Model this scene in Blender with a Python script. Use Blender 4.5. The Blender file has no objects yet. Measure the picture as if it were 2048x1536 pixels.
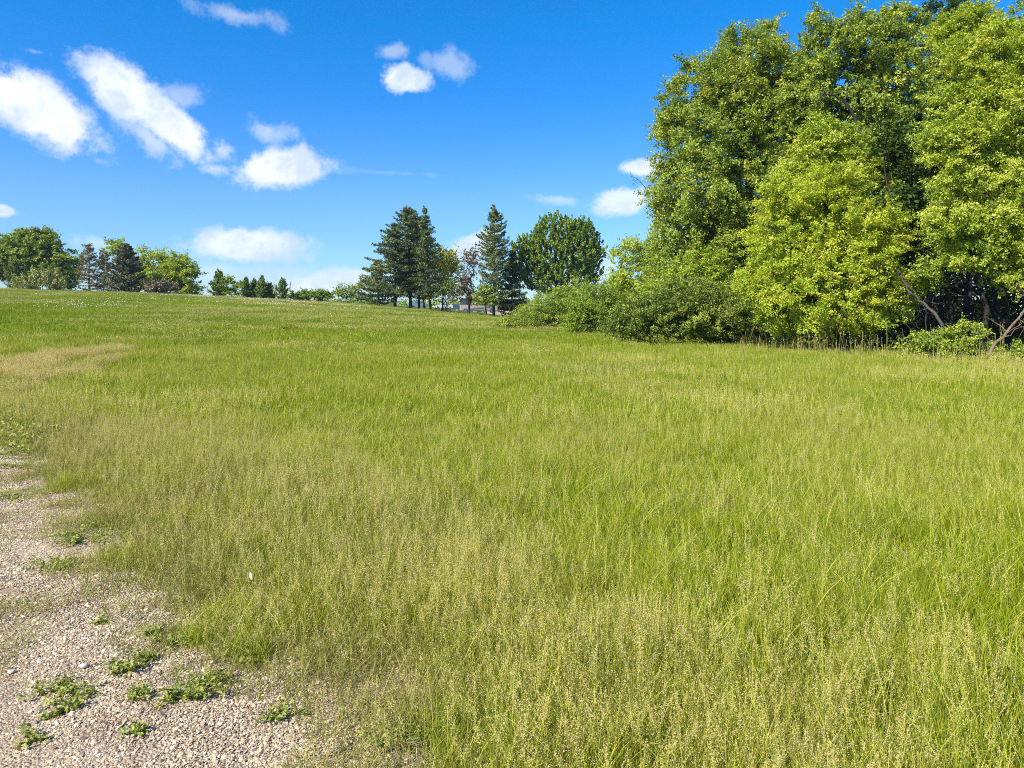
import bpy, math
import numpy as np

# ------------------------------------------------------------------ camera, sky, sun, exposure
F, HZ, EYE = 1518.0, 640.0, 1.6          # focal length and horizon row in photo pixels, eye height in metres
scene = bpy.context.scene
C = scene.collection
cam_d = bpy.data.cameras.new('camera')
cam = bpy.data.objects.new('camera', cam_d)
C.objects.link(cam)
cam_d.sensor_width = 36.0
cam_d.lens = 36.0 * F / 2048.0
cam_d.shift_y = -(768.0 - HZ) / 2048.0
cam_d.clip_start = 0.05
cam_d.clip_end = 8000.0
cam.location = (0, 0, EYE)
cam.rotation_euler = (math.radians(90), 0, 0)
scene.camera = cam

SUN = np.array([-0.58, -0.54, 0.72]); SUN /= np.linalg.norm(SUN)
SUN_EL = math.asin(SUN[2])
SUN_ROT = math.atan2(SUN[0], SUN[1])
SKY_STRENGTH = 0.115
EXPOSURE = 0.72

world = bpy.data.worlds.new('World')
scene.world = world
world.use_nodes = True


def build_sky():
    nt = world.node_tree
    nt.nodes.clear()
    N, L = nt.nodes, nt.links

    def val(x, sock):
        if isinstance(x, (int, float)):
            sock.default_value = x
        elif isinstance(x, (tuple, list)):
            sock.default_value = x
        else:
            L.new(x, sock)

    def mth(op, a, b=0.0, c=None, clamp=False):
        n = N.new('ShaderNodeMath'); n.operation = op; n.use_clamp = clamp
        val(a, n.inputs[0]); val(b, n.inputs[1])
        if c is not None:
            val(c, n.inputs[2])
        return n.outputs[0]

    out = N.new('ShaderNodeOutputWorld')
    bg = N.new('ShaderNodeBackground')
    bg.inputs['Strength'].default_value = SKY_STRENGTH
    L.new(bg.outputs[0], out.inputs['Surface'])
    sky = N.new('ShaderNodeTexSky')
    sky.sky_type = 'NISHITA'
    sky.sun_disc = False
    sky.sun_elevation = SUN_EL
    sky.sun_rotation = SUN_ROT
    sky.altitude = 300
    sky.air_density = 1.0
    sky.dust_density = 0.35
    sky.ozone_density = 2.0
    hsv = N.new('ShaderNodeHueSaturation')
    hsv.inputs['Saturation'].default_value = 1.22
    hsv.inputs['Value'].default_value = 1.0
    L.new(sky.outputs[0], hsv.inputs['Color'])
    grade = N.new('ShaderNodeMix'); grade.data_type = 'RGBA'; grade.blend_type = 'MULTIPLY'
    grade.inputs[0].default_value = 1.0
    L.new(hsv.outputs[0], grade.inputs[6])
    tc = N.new('ShaderNodeTexCoord')
    sep = N.new('ShaderNodeSeparateXYZ'); L.new(tc.outputs['Generated'], sep.inputs[0])
    gr = N.new('ShaderNodeValToRGB')
    while len(gr.color_ramp.elements) < 5:
        gr.color_ramp.elements.new(0.5)
    for e, (p, c) in zip(gr.color_ramp.elements, [(0.0, (0.50, 0.63, 0.80)), (0.156, (0.50, 0.74, 1.02)), (0.28, (0.20, 0.72, 1.12)), (0.36, (0.095, 0.76, 1.14)), (1.0, (0.2, 0.72, 1.1))]):
        e.position = p; e.color = (*c, 1)
    L.new(sep.outputs[2], gr.inputs[0]); L.new(gr.outputs[0], grade.inputs[7])
    az = mth('ARCTAN2', sep.outputs[0], sep.outputs[1])
    el = mth('ARCSINE', sep.outputs[2])
    nz = N.new('ShaderNodeTexNoise'); nz.inputs['Scale'].default_value = 9.0
    nz.inputs['Detail'].default_value = 9.0; nz.inputs['Roughness'].default_value = 0.6
    nz.inputs['Distortion'].default_value = 0.5
    L.new(tc.outputs['Generated'], nz.inputs['Vector'])
    nz2 = N.new('ShaderNodeTexNoise'); nz2.inputs['Scale'].default_value = 28.0
    nz2.inputs['Detail'].default_value = 8.0; nz2.inputs['Roughness'].default_value = 0.66
    L.new(tc.outputs['Generated'], nz2.inputs['Vector'])
    na = mth('MULTIPLY', mth('SUBTRACT', nz.outputs[0], 0.5), 1.35)
    nb = mth('MULTIPLY', mth('SUBTRACT', nz2.outputs[0], 0.5), 1.5)
    nsum = mth('ADD', na, nb)
    # every cloud: centre, two radii and tilt as angles on the sky, opacity
    clouds = [(80, 218, 138, 70, 32, 1.0), (15, 185, 95, 55, 20, 1.0), (252, 182, 104, 56, 30, 1.0),
              (345, 252, 122, 48, 38, 0.92), (305, 280, 100, 36, 30, 0.6), (440, 300, 60, 30, 20, 0.6),
              (360, 195, 50, 34, 0, 0.45), (560, 338, 102, 45, -6, 1.0), (425, 337, 48, 18, 5, 0.6),
              (537, 262, 52, 26, 10, 0.5), (806, 158, 58, 27, 5, 0.95), (784, 103, 28, 15, -10, 0.5),
              (852, 118, 16, 16, 0, 0.35), (903, 130, 38, 26, 20, 0.5), (490, 488, 132, 38, -2, 0.85),
              (550, 505, 80, 22, 4, 0.7), (540, 560, 250, 34, 0, 0.42), (660, 568, 110, 34, -8, 0.75),
              (430, 545, 70, 30, 0, 0.45), (945, 492, 66, 28, -24, 0.85), (1250, 400, 86, 34, -8, 0.72),
              (1285, 336, 58, 22, 0, 0.8), (1115, 400, 70, 16, 4, 0.4), (470, 30, 110, 20, 4, 0.42),
              (200, 486, 90, 22, 5, 0.42), (-10, 420, 40, 16, 0, 0.8), (200, 322, 38, 16, 0, 0.3),
              (70, 103, 26, 8, 0, 0.3), (790, 346, 150, 8, 1, 0.14), (1190, 545, 80, 60, 0, 0.5),
              (-420, 300, 240, 90, 12, 0.9), (2500, 330, 260, 80, -10, 0.9), (-900, 100, 300, 120, 0, 0.9)]
    acc = None
    for (px, py, ra, rb, tilt, w) in clouds:
        vx, vz = (px - 1024) / F, (HZ - py) / F
        a0 = math.atan(vx)
        e0 = math.atan(vz * math.cos(a0))
        k = math.cos(a0)
        dx = mth('MULTIPLY', mth('SUBTRACT', az, a0), 1.0 / k)
        dz = mth('MULTIPLY', mth('SUBTRACT', el, e0), -1.0 / k)
        t = math.radians(tilt)
        ca, sa = math.cos(t) * F * k * k * 1.0, math.sin(t) * F * k * k * 1.0
        ca, sa = math.cos(t) * F, math.sin(t) * F
        u = mth('ADD', mth('MULTIPLY', dx, ca / ra), mth('MULTIPLY', dz, sa / ra))
        v = mth('ADD', mth('MULTIPLY', dx, -sa / rb), mth('MULTIPLY', dz, ca / rb))
        d = mth('SQRT', mth('ADD', mth('MULTIPLY', u, u), mth('MULTIPLY', v, v)))
        amp = min(1.1, 0.62 + 14.0 / rb) * (1.0 if w > 0.7 else 1.75)
        d = mth('ADD', d, mth('MULTIPLY', nsum, amp))
        m = N.new('ShaderNodeMapRange'); m.interpolation_type = 'SMOOTHSTEP'
        m.inputs[1].default_value = 1.08; m.inputs[2].default_value = 0.55 if w > 0.7 else 0.05
        m.inputs[3].default_value = 0.0; m.inputs[4].default_value = w
        L.new(d, m.inputs[0])
        acc = m.outputs[0] if acc is None else mth('MAXIMUM', acc, m.outputs[0])
    cr = N.new('ShaderNodeValToRGB')
    cr.color_ramp.elements[0].position = 0.40; cr.color_ramp.elements[0].color = (3.7, 4.4, 5.2, 1)
    cr.color_ramp.elements[1].position = 0.60; cr.color_ramp.elements[1].color = (5.75, 5.9, 6.1, 1)
    L.new(mth('ADD', nz.outputs[0], mth('MULTIPLY', mth('SUBTRACT', nz2.outputs[0], 0.5), 0.55)), cr.inputs[0])
    mix = N.new('ShaderNodeMix'); mix.data_type = 'RGBA'
    L.new(acc, mix.inputs[0]); L.new(grade.outputs[2], mix.inputs[6]); L.new(cr.outputs[0], mix.inputs[7])
    L.new(mix.outputs[2], bg.inputs['Color'])


build_sky()

sun_d = bpy.data.lights.new('sun', 'SUN')
sun = bpy.data.objects.new('sun', sun_d)
C.objects.link(sun)
sun_d.energy = 5.0
sun_d.angle = math.radians(0.53)
sun_d.color = (1.0, 0.95, 0.86)
from mathutils import Vector
sun.rotation_euler = Vector(SUN.tolist()).to_track_quat('Z', 'Y').to_euler()

vs = scene.view_settings
vs.view_transform = 'Standard'; vs.look = 'None'; vs.exposure = EXPOSURE; vs.gamma = 1.0
vs.use_curve_mapping = False
cy = scene.cycles
cy.max_bounces = 6; cy.diffuse_bounces = 3; cy.glossy_bounces = 2; cy.transmission_bounces = 4
cy.transparent_max_bounces = 4
cy.use_denoising = False
cy.sample_clamp_indirect = 6.0
cy.filter_width = 1.0
cy.use_adaptive_sampling = True
cy.adaptive_threshold = 0.012


# ------------------------------------------------------------------ helpers
def hash_noise(x, y, s=1.0, seed=0):
    """smooth value noise in 0..1"""
    x = np.asarray(x, float) * s; y = np.asarray(y, float) * s
    xi = np.floor(x).astype(int); yi = np.floor(y).astype(int)
    fx = x - xi; fy = y - yi
    fx = fx * fx * (3 - 2 * fx); fy = fy * fy * (3 - 2 * fy)

    def h(a, b):
        n = (a * 374761393 + b * 668265263 + seed * 144665) & 0x7fffffff
        n = ((n ^ (n >> 13)) * 1274126177) & 0x7fffffff
        return ((n ^ (n >> 16)) & 0xffff) / 65535.0
    return (h(xi, yi) * (1 - fx) + h(xi + 1, yi) * fx) * (1 - fy) + (h(xi, yi + 1) * (1 - fx) + h(xi + 1, yi + 1) * fx) * fy


def fbm(x, y, s=1.0, seed=0, o=3):
    t = 0; a = 0.5; n = 0
    for i in range(o):
        t = t + a * hash_noise(x, y, s * 2 ** i, seed + i * 17); n += a; a *= 0.5
    return t / n


def crest(X):
    X = np.asarray(X, float)
    t = -(X + 2)
    left = 1.8 + 6.2 * (1 - np.exp(-np.maximum(t, 0) / 55.0))
    right = 1.8 - 2.4 * (1 - np.exp(-np.maximum(-t, 0) / 34.0))
    return np.where(t > 0, left, right)


def gz(X, Y):
    X = np.asarray(X, float); Y = np.asarray(Y, float)
    r = np.clip((Y - 15) / 117.0, 0, 1)
    ramp = 1 - (1 - r) ** 1.28
    z = crest(X) * ramp
    z = z + 0.05 * (fbm(X, Y, 0.22, 3) - 0.5) * np.clip((Y - 8) / 20, 0, 1)
    z = z + 0.85 * np.clip((Y - 145) / 25.0, 0, 1)
    d = np.clip((Y - 235) / 140.0, 0, 1)
    d = d * d * (3 - 2 * d)
    return z * (1 - d) + (-3.0) * d


def zz(X, Y):
    return float(gz(X, Y))


def PX(px, Y):
    return (px - 1024.0) / F * Y


def PZ(py, Y):
    return EYE - (py - HZ) / F * Y


class MB:
    def __init__(self):
        self.v = []; self.f = []; self.m = []; self.t = []; self.n = 0

    def add(self, v, f, mat=0, tint=None):
        v = np.asarray(v, np.float32).reshape(-1, 3); f = np.asarray(f, np.int32)
        if f.ndim == 1:
            f = f.reshape(1, -1)
        self.v.append(v); self.f.append(f + self.n); self.n += len(v)
        self.m.append(np.full(len(f), mat, np.int32))
        if tint is None:
            tint = 0.5
        self.t.append(np.broadcast_to(np.asarray(tint, np.float32), (len(f),)).copy())
        return self

    def mesh(self, name, mats, smooth=False):
        me = bpy.data.meshes.new(name)
        v = np.concatenate(self.v)
        tot = np.concatenate([np.full(len(f), f.shape[1], np.int32) for f in self.f])
        idx = np.concatenate([f.reshape(-1) for f in self.f])
        start = np.concatenate([[0], np.cumsum(tot)[:-1]]).astype(np.int32)
        me.vertices.add(len(v)); me.vertices.foreach_set('co', v.reshape(-1))
        me.loops.add(len(idx)); me.loops.foreach_set('vertex_index', idx)
        me.polygons.add(len(tot)); me.polygons.foreach_set('loop_start', start)
        me.polygons.foreach_set('material_index', np.concatenate(self.m))
        if smooth:
            me.polygons.foreach_set('use_smooth', np.ones(len(tot), bool))
        else:
            me.polygons.foreach_set('use_smooth', np.zeros(len(tot), bool))
        a = me.attributes.new('tint', 'FLOAT', 'FACE')
        a.data.foreach_set('value', np.concatenate(self.t))
        for m in (mats if isinstance(mats, (list, tuple)) else [mats]):
            me.materials.append(m)
        me.update(calc_edges=True)
        return me

    def build(self, name, mats, parent=None, smooth=False, link=True):
        o = bpy.data.objects.new(name, self.mesh(name, mats, smooth))
        if link:
            C.objects.link(o)
        if parent is not None:
            o.parent = parent
        return o


def tag(o, label=None, cat=None, group=None, kind=None):
    if label: o['label'] = label
    if cat: o['category'] = cat
    if group: o['group'] = group
    if kind: o['kind'] = kind
    return o


def empty(name, loc, label, cat, group=None, rz=0.0):
    o = bpy.data.objects.new(name, None); C.objects.link(o)
    o.location = loc; o.rotation_euler = (0, 0, rz); o.empty_display_size = 0.3
    return tag(o, label, cat, group)


# ------------------------------------------------------------------ materials
def new_mat(name):
    m = bpy.data.materials.new(name); m.use_nodes = True
    m.node_tree.nodes.clear()
    return m, m.node_tree.nodes, m.node_tree.links


def ramp_node(N, stops):
    r = N.new('ShaderNodeValToRGB')
    els = r.color_ramp.elements
    while len(els) < len(stops):
        els.new(0.5)
    for e, (p, c) in zip(els, stops):
        e.position = p; e.color = (c[0], c[1], c[2], 1)
    return r


def leaf_mat(name, stops, trans=0.35, spec=0.25, rough=0.5, patch=None, patch_scale=0.25, patch_amt=0.6, tcol=(1.25, 1.15, 0.5)):
    """thin leaf: colour by a per-leaf number, some of it let through; patch = colour of drier plants in places"""
    m, N, L = new_mat(name)
    at = N.new('ShaderNodeAttribute'); at.attribute_name = 'tint'
    r = ramp_node(N, stops); L.new(at.outputs['Fac'], r.inputs[0])
    col = r.outputs[0]
    if patch:
        ge = N.new('ShaderNodeNewGeometry')
        nz = N.new('ShaderNodeTexNoise'); nz.inputs['Scale'].default_value = patch_scale
        nz.inputs['Detail'].default_value = 4; nz.inputs['Roughness'].default_value = 0.6
        L.new(ge.outputs['Position'], nz.inputs['Vector'])
        mr = N.new('ShaderNodeMapRange'); mr.inputs[1].default_value = 0.42; mr.inputs[2].default_value = 0.66
        mr.inputs[3].default_value = 0; mr.inputs[4].default_value = patch_amt
        L.new(nz.outputs[0], mr.inputs[0])
        mx = N.new('ShaderNodeMix'); mx.data_type = 'RGBA'
        L.new(mr.outputs[0], mx.inputs[0]); L.new(col, mx.inputs[6]); mx.inputs[7].default_value = (*patch, 1)
        col = mx.outputs[2]
    pr = N.new('ShaderNodeBsdfPrincipled')
    pr.inputs['Roughness'].default_value = rough
    pr.inputs['Specular IOR Level'].default_value = spec
    L.new(col, pr.inputs['Base Color'])
    tr = N.new('ShaderNodeBsdfTranslucent')
    tm = N.new('ShaderNodeMix'); tm.data_type = 'RGBA'; tm.blend_type = 'MULTIPLY'; tm.inputs[0].default_value = 1
    L.new(col, tm.inputs[6]); tm.inputs[7].default_value = (*tcol, 1)
    L.new(tm.outputs[2], tr.inputs[0])
    ms = N.new('ShaderNodeMixShader'); ms.inputs[0].default_value = trans
    L.new(pr.outputs[0], ms.inputs[1]); L.new(tr.outputs[0], ms.inputs[2])
    o = N.new('ShaderNodeOutputMaterial'); L.new(ms.outputs[0], o.inputs[0])
    return m


def plain(name, c, rough=0.6, metal=0.0, spec=0.4, noise=0.0, nscale=6.0, c2=None):
    m, N, L = new_mat(name)
    pr = N.new('ShaderNodeBsdfPrincipled')
    pr.inputs['Base Color'].default_value = (*c, 1)
    pr.inputs['Roughness'].default_value = rough
    pr.inputs['Metallic'].default_value = metal
    pr.inputs['Specular IOR Level'].default_value = spec
    if noise:
        tc = N.new('ShaderNodeTexCoord')
        nz = N.new('ShaderNodeTexNoise'); nz.inputs['Scale'].default_value = nscale; nz.inputs['Detail'].default_value = 5
        L.new(tc.outputs['Object'], nz.inputs['Vector'])
        r = ramp_node(N, [(0.35, c), (0.65, c2 or tuple(x * (1 - noise) for x in c))])
        L.new(nz.outputs[0], r.inputs[0]); L.new(r.outputs[0], pr.inputs['Base Color'])
    o = N.new('ShaderNodeOutputMaterial'); L.new(pr.outputs[0], o.inputs[0])
    return m


def bark_mat(name, c1, c2, scale=7.0):
    m, N, L = new_mat(name)
    ge = N.new('ShaderNodeNewGeometry')
    mp = N.new('ShaderNodeMapping'); mp.inputs['Scale'].default_value = (1, 1, 0.22)
    L.new(ge.outputs['Position'], mp.inputs[0])
    nz = N.new('ShaderNodeTexNoise'); nz.inputs['Scale'].default_value = scale; nz.inputs['Detail'].default_value = 7
    nz.inputs['Roughness'].default_value = 0.7
    L.new(mp.outputs[0], nz.inputs['Vector'])
    r = ramp_node(N, [(0.35, c1), (0.65, c2)]); L.new(nz.outputs[0], r.inputs[0])
    pr = N.new('ShaderNodeBsdfPrincipled'); pr.inputs['Roughness'].default_value = 0.85
    pr.inputs['Specular IOR Level'].default_value = 0.2
    L.new(r.outputs[0], pr.inputs['Base Color'])
    bp = N.new('ShaderNodeBump'); bp.inputs['Strength'].default_value = 0.7; bp.inputs['Distance'].default_value = 0.03
    L.new(nz.outputs[0], bp.inputs['Height']); L.new(bp.outputs[0], pr.inputs['Normal'])
    o = N.new('ShaderNodeOutputMaterial'); L.new(pr.outputs[0], o.inputs[0])
    return m


M = {}
M['bark'] = bark_mat('bark', (0.03, 0.024, 0.02), (0.09, 0.072, 0.06))
M['bark_dark'] = bark_mat('bark_dark', (0.02, 0.016, 0.014), (0.06, 0.05, 0.042))
M['bark_grey'] = bark_mat('bark_grey', (0.045, 0.037, 0.032), (0.13, 0.11, 0.095), 5)
M['bark_tan'] = bark_mat('bark_tan', (0.10, 0.065, 0.042), (0.27, 0.19, 0.125), 9)
# broadleaf colours: (dark old leaf, middle, young leaf)
M['leaf_mid'] = leaf_mat('leaf_mid', [(0.0, (0.119, 0.196, 0.028)), (0.5, (0.309, 0.389, 0.050)), (1.0, (0.619, 0.625, 0.109))], 0.32)
M['leaf_bright'] = leaf_mat('leaf_bright', [(0.0, (0.209, 0.303, 0.021)), (0.5, (0.460, 0.537, 0.041)), (1.0, (0.742, 0.742, 0.112))], 0.38)
M['leaf_yellow'] = leaf_mat('leaf_yellow', [(0.0, (0.208, 0.299, 0.026)), (0.5, (0.430, 0.514, 0.050)), (1.0, (0.712, 0.713, 0.144))], 0.36)
M['leaf_dark'] = leaf_mat('leaf_dark', [(0.0, (0.027, 0.056, 0.009)), (0.5, (0.067, 0.115, 0.015)), (1.0, (0.146, 0.197, 0.029))], 0.28)  # dark green, deepened further: shade between the right-hand crowns put into the colour
M['leaf_deep'] = leaf_mat('leaf_deep', [(0.0, (0.065, 0.133, 0.020)), (0.5, (0.186, 0.291, 0.032)), (1.0, (0.448, 0.532, 0.069))], 0.25)
M['leaf_shrub'] = leaf_mat('leaf_shrub', [(0.0, (0.124, 0.199, 0.023)), (0.5, (0.289, 0.377, 0.037)), (1.0, (0.559, 0.593, 0.085))], 0.3)
M['leaf_blue'] = leaf_mat('leaf_blue', [(0.0, (0.078, 0.130, 0.022)), (0.5, (0.190, 0.251, 0.037)), (1.0, (0.426, 0.452, 0.074))], 0.28)
M['leaf_shade_tone'] = leaf_mat('leaf_shade_tone', [(0.0, (0.008, 0.014, 0.005)), (0.5, (0.018, 0.028, 0.008)), (1.0, (0.035, 0.05, 0.015))], 0.1, 0.1)  # near-black leaves: the thicket's interior shade is put into their colour
M['leaf_sage'] = leaf_mat('leaf_sage', [(0.0, (0.206, 0.241, 0.069)), (0.5, (0.380, 0.408, 0.127)), (1.0, (0.569, 0.574, 0.218))], 0.25)
M['leaf_gold'] = leaf_mat('leaf_gold', [(0.0, (0.325, 0.343, 0.024)), (0.5, (0.670, 0.613, 0.036)), (1.0, (0.850, 0.828, 0.084))], 0.4)
M['leaf_red'] = leaf_mat('leaf_red', [(0.0, (0.070, 0.042, 0.028)), (0.5, (0.168, 0.098, 0.056)), (1.0, (0.252, 0.224, 0.084))], 0.3)
M['leaf_brown'] = leaf_mat('leaf_brown', [(0.0, (0.091, 0.065, 0.046)), (0.5, (0.208, 0.156, 0.104)), (1.0, (0.338, 0.273, 0.182))], 0.15)
M['needle'] = leaf_mat('needle', [(0.0, (0.041, 0.073, 0.022)), (0.5, (0.113, 0.153, 0.040)), (1.0, (0.321, 0.330, 0.085))], 0.12, 0.3)
M['needle_young'] = leaf_mat('needle_young', [(0.0, (0.097, 0.154, 0.025)), (0.5, (0.227, 0.293, 0.042)), (1.0, (0.437, 0.477, 0.093))], 0.15, 0.3)
M['needle_grey'] = leaf_mat('needle_grey', [(0.0, (0.058, 0.064, 0.030)), (0.5, (0.125, 0.125, 0.056)), (1.0, (0.266, 0.250, 0.114))], 0.1, 0.3)
M['needle_brown'] = leaf_mat('needle_brown', [(0.0, (0.117, 0.082, 0.030)), (0.5, (0.253, 0.190, 0.068)), (1.0, (0.369, 0.360, 0.097))], 0.1, 0.3)
M['weed'] = leaf_mat('weed', [(0.0, (0.106, 0.161, 0.022)), (0.5, (0.256, 0.309, 0.045)), (1.0, (0.510, 0.458, 0.091))], 0.3, 0.4)
# field grass
GR = [(0.0, (0.055, 0.100, 0.006)), (0.3, (0.160, 0.235, 0.009)), (0.6, (0.345, 0.415, 0.016)), (0.85, (0.60, 0.60, 0.06)), (1.0, (0.80, 0.72, 0.22))]
M['blade'] = leaf_mat('blade', GR, 0.34, 0.14, 0.5, patch=(0.42, 0.42, 0.075), patch_scale=0.35, patch_amt=0.6, tcol=(1.3, 1.2, 0.35))
M['blade_far'] = leaf_mat('blade_far', GR, 0.34, 0.12, 0.5, patch=(0.19, 0.265, 0.014), patch_scale=0.12, patch_amt=0.85, tcol=(1.3, 1.2, 0.35))
M['blade_dry'] = leaf_mat('blade_dry', [(0.0, (0.178, 0.198, 0.021)), (0.5, (0.313, 0.297, 0.060)), (1.0, (0.544, 0.483, 0.178))], 0.3, 0.25, 0.5, patch=(0.20, 0.24, 0.03), patch_scale=0.9, patch_amt=0.6)
M['seed'] = leaf_mat('seed', [(0.0, (0.508, 0.450, 0.091)), (0.5, (0.671, 0.558, 0.182)), (1.0, (0.813, 0.626, 0.314))], 0.35, 0.2, 0.6, tcol=(1.1, 1.0, 0.7))
M['petal'] = plain('petal', (0.66, 0.63, 0.52), 0.6)
M['thatch'] = leaf_mat('thatch', [(0.0, (0.22, 0.15, 0.09)), (0.5, (0.42, 0.32, 0.21)), (1.0, (0.62, 0.50, 0.36))], 0.1, 0.2)


def ground_mat():
    m, N, L = new_mat('soil_and_moss')
    ge = N.new('ShaderNodeNewGeometry')
    nz = N.new('ShaderNodeTexNoise'); nz.inputs['Scale'].default_value = 1.2; nz.inputs['Detail'].default_value = 9
    nz.inputs['Roughness'].default_value = 0.65
    L.new(ge.outputs['Position'], nz.inputs['Vector'])
    r = ramp_node(N, [(0.3, (0.045, 0.055, 0.012)), (0.55, (0.085, 0.10, 0.018)), (0.75, (0.15, 0.13, 0.045))])
    L.new(nz.outputs[0], r.inputs[0])
    pr = N.new('ShaderNodeBsdfPrincipled'); pr.inputs['Roughness'].default_value = 0.9
    pr.inputs['Specular IOR Level'].default_value = 0.1
    L.new(r.outputs[0], pr.inputs['Base Color'])
    bp = N.new('ShaderNodeBump'); bp.inputs['Strength'].default_value = 0.6; bp.inputs['Distance'].default_value = 0.05
    L.new(nz.outputs[0], bp.inputs['Height']); L.new(bp.outputs[0], pr.inputs['Normal'])
    o = N.new('ShaderNodeOutputMaterial'); L.new(pr.outputs[0], o.inputs[0])
    return m


def gravel_mat():
    m, N, L = new_mat('gravel_bed')
    ge = N.new('ShaderNodeNewGeometry')
    vo = N.new('ShaderNodeTexVoronoi'); vo.inputs['Scale'].default_value = 90.0
    L.new(ge.outputs['Position'], vo.inputs['Vector'])
    nz = N.new('ShaderNodeTexNoise'); nz.inputs['Scale'].default_value = 2.5; nz.inputs['Detail'].default_value = 8
    L.new(ge.outputs['Position'], nz.inputs['Vector'])
    r = ramp_node(N, [(0.0, (0.25, 0.18, 0.125)), (0.5, (0.45, 0.34, 0.23)), (1.0, (0.60, 0.48, 0.34))])
    L.new(vo.outputs['Color'], r.inputs[0])
    r2 = ramp_node(N, [(0.35, (0.72, 0.66, 0.6)), (0.65, (1.0, 0.98, 0.96))]); L.new(nz.outputs[0], r2.inputs[0])
    mx = N.new('ShaderNodeMix'); mx.data_type = 'RGBA'; mx.blend_type = 'MULTIPLY'; mx.inputs[0].default_value = 1
    L.new(r.outputs[0], mx.inputs[6]); L.new(r2.outputs[0], mx.inputs[7])
    pr = N.new('ShaderNodeBsdfPrincipled'); pr.inputs['Roughness'].default_value = 0.85
    pr.inputs['Specular IOR Level'].default_value = 0.2
    L.new(mx.outputs[2], pr.inputs['Base Color'])
    bp = N.new('ShaderNodeBump'); bp.inputs['Strength'].default_value = 0.9; bp.inputs['Distance'].default_value = 0.01
    bp.invert = True
    L.new(vo.outputs['Distance'], bp.inputs['Height']); L.new(bp.outputs[0], pr.inputs['Normal'])
    o = N.new('ShaderNodeOutputMaterial'); L.new(pr.outputs[0], o.inputs[0])
    return m


M['ground'] = ground_mat()
M['gravel'] = gravel_mat()
M['pebble'] = leaf_mat('pebble', [(0.0, (0.154, 0.111, 0.087)), (0.3, (0.396, 0.288, 0.183)), (0.75, (0.571, 0.444, 0.285)), (1.0, (0.813, 0.699, 0.489))], 0.0, 0.3, 0.7)


# ------------------------------------------------------------------ the ground and the gravel road
def road_edge(Y):
    """X of the gravel's ragged right-hand edge at distance Y"""
    Y = np.asarray(Y, float)
    base = np.interp(Y, [-12, 0, 2.7, 4.8, 9.7, 26], [13.6, 2.1, -0.65, -2.65, -6.6, -25])
    return base + 0.6 * (fbm(Y, Y * 0 + 3.3, 1.1, 11) - 0.5)


def build_ground():
    ys = np.concatenate([np.arange(-12, 30, 0.6), np.arange(30, 260, 3.0), np.arange(260, 500, 12), np.array([520, 560, 600, 640])])
    xs = np.concatenate([np.array([-600, -500, -350, -250]), np.arange(-200, -40, 5.0), np.arange(-40, 40, 1.0), np.arange(40, 160, 5.0),
                         np.array([160, 220, 300, 400])])
    X, Y = np.meshgrid(xs, ys)
    Z = gz(X, Y)
    nx, ny = len(xs), len(ys)
    v = np.stack([X, Y, Z], -1).reshape(-1, 3)
    i = np.arange(nx * ny).reshape(ny, nx)
    f = np.stack([i[:-1, :-1], i[:-1, 1:], i[1:, 1:], i[1:, :-1]], -1).reshape(-1, 4)
    tag(MB().add(v, f).build('ground', M['ground'], smooth=True), 'gently rising meadow ground under the grass', kind='structure')
    # gravel road: a sheet 8 mm proud of the ground with a ragged edge
    ys = np.arange(-12, 26, 0.12)
    e = road_edge(ys) + 1.5 + 0.5 * (fbm(ys, ys * 0, 2.3, 8) - 0.5)
    K = 24
    t = np.linspace(0, 1, K) ** 1.5
    X = e[:, None] - t[None, :] * 9.0
    X[:, 0] += 0.0
    Y = np.repeat(ys[:, None], K, 1)
    Z = gz(X, Y) + 0.008 + 0.02 * (fbm(X, Y, 1.3, 5) - 0.5) * np.clip(t * 6, 0, 1)[None, :]
    Z = np.maximum(Z, gz(X, Y) + 0.004)
    v = np.stack([X, Y, Z], -1).reshape(-1, 3)
    i = np.arange(len(ys) * K).reshape(len(ys), K)
    f = np.stack([i[:-1, :-1], i[1:, :-1], i[1:, 1:], i[:-1, 1:]], -1).reshape(-1, 4)
    tag(MB().add(v, f).build('gravel_road', M['gravel'], smooth=True), 'pale tan gravel road surface along the grass', kind='structure')


build_ground()


# ------------------------------------------------------------------ scattering of countless small stuff
def scatter_tree(coll):
    g = bpy.data.node_groups.new('scatter_' + coll.name, 'GeometryNodeTree')
    g.interface.new_socket('Geometry', in_out='INPUT', socket_type='NodeSocketGeometry')
    g.interface.new_socket('Geometry', in_out='OUTPUT', socket_type='NodeSocketGeometry')
    N, L = g.nodes, g.links
    gi = N.new('NodeGroupInput'); go = N.new('NodeGroupOutput')
    ci = N.new('GeometryNodeCollectionInfo'); ci.inputs['Collection'].default_value = coll
    ci.inputs['Separate Children'].default_value = True
    ci.inputs['Reset Children'].default_value = True
    ip = N.new('GeometryNodeInstanceOnPoints')
    ip.inputs['Pick Instance'].default_value = True

    def at(nm, ty):
        n = N.new('GeometryNodeInputNamedAttribute'); n.data_type = ty; n.inputs['Name'].default_value = nm
        return n.outputs[0]
    L.new(gi.outputs[0], ip.inputs['Points'])
    L.new(ci.outputs[0], ip.inputs['Instance'])
    L.new(at('idx', 'INT'), ip.inputs['Instance Index'])
    L.new(at('rot', 'FLOAT_VECTOR'), ip.inputs['Rotation'])
    L.new(at('scl', 'FLOAT_VECTOR'), ip.inputs['Scale'])
    L.new(ip.outputs[0], go.inputs[0])
    return g


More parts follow.
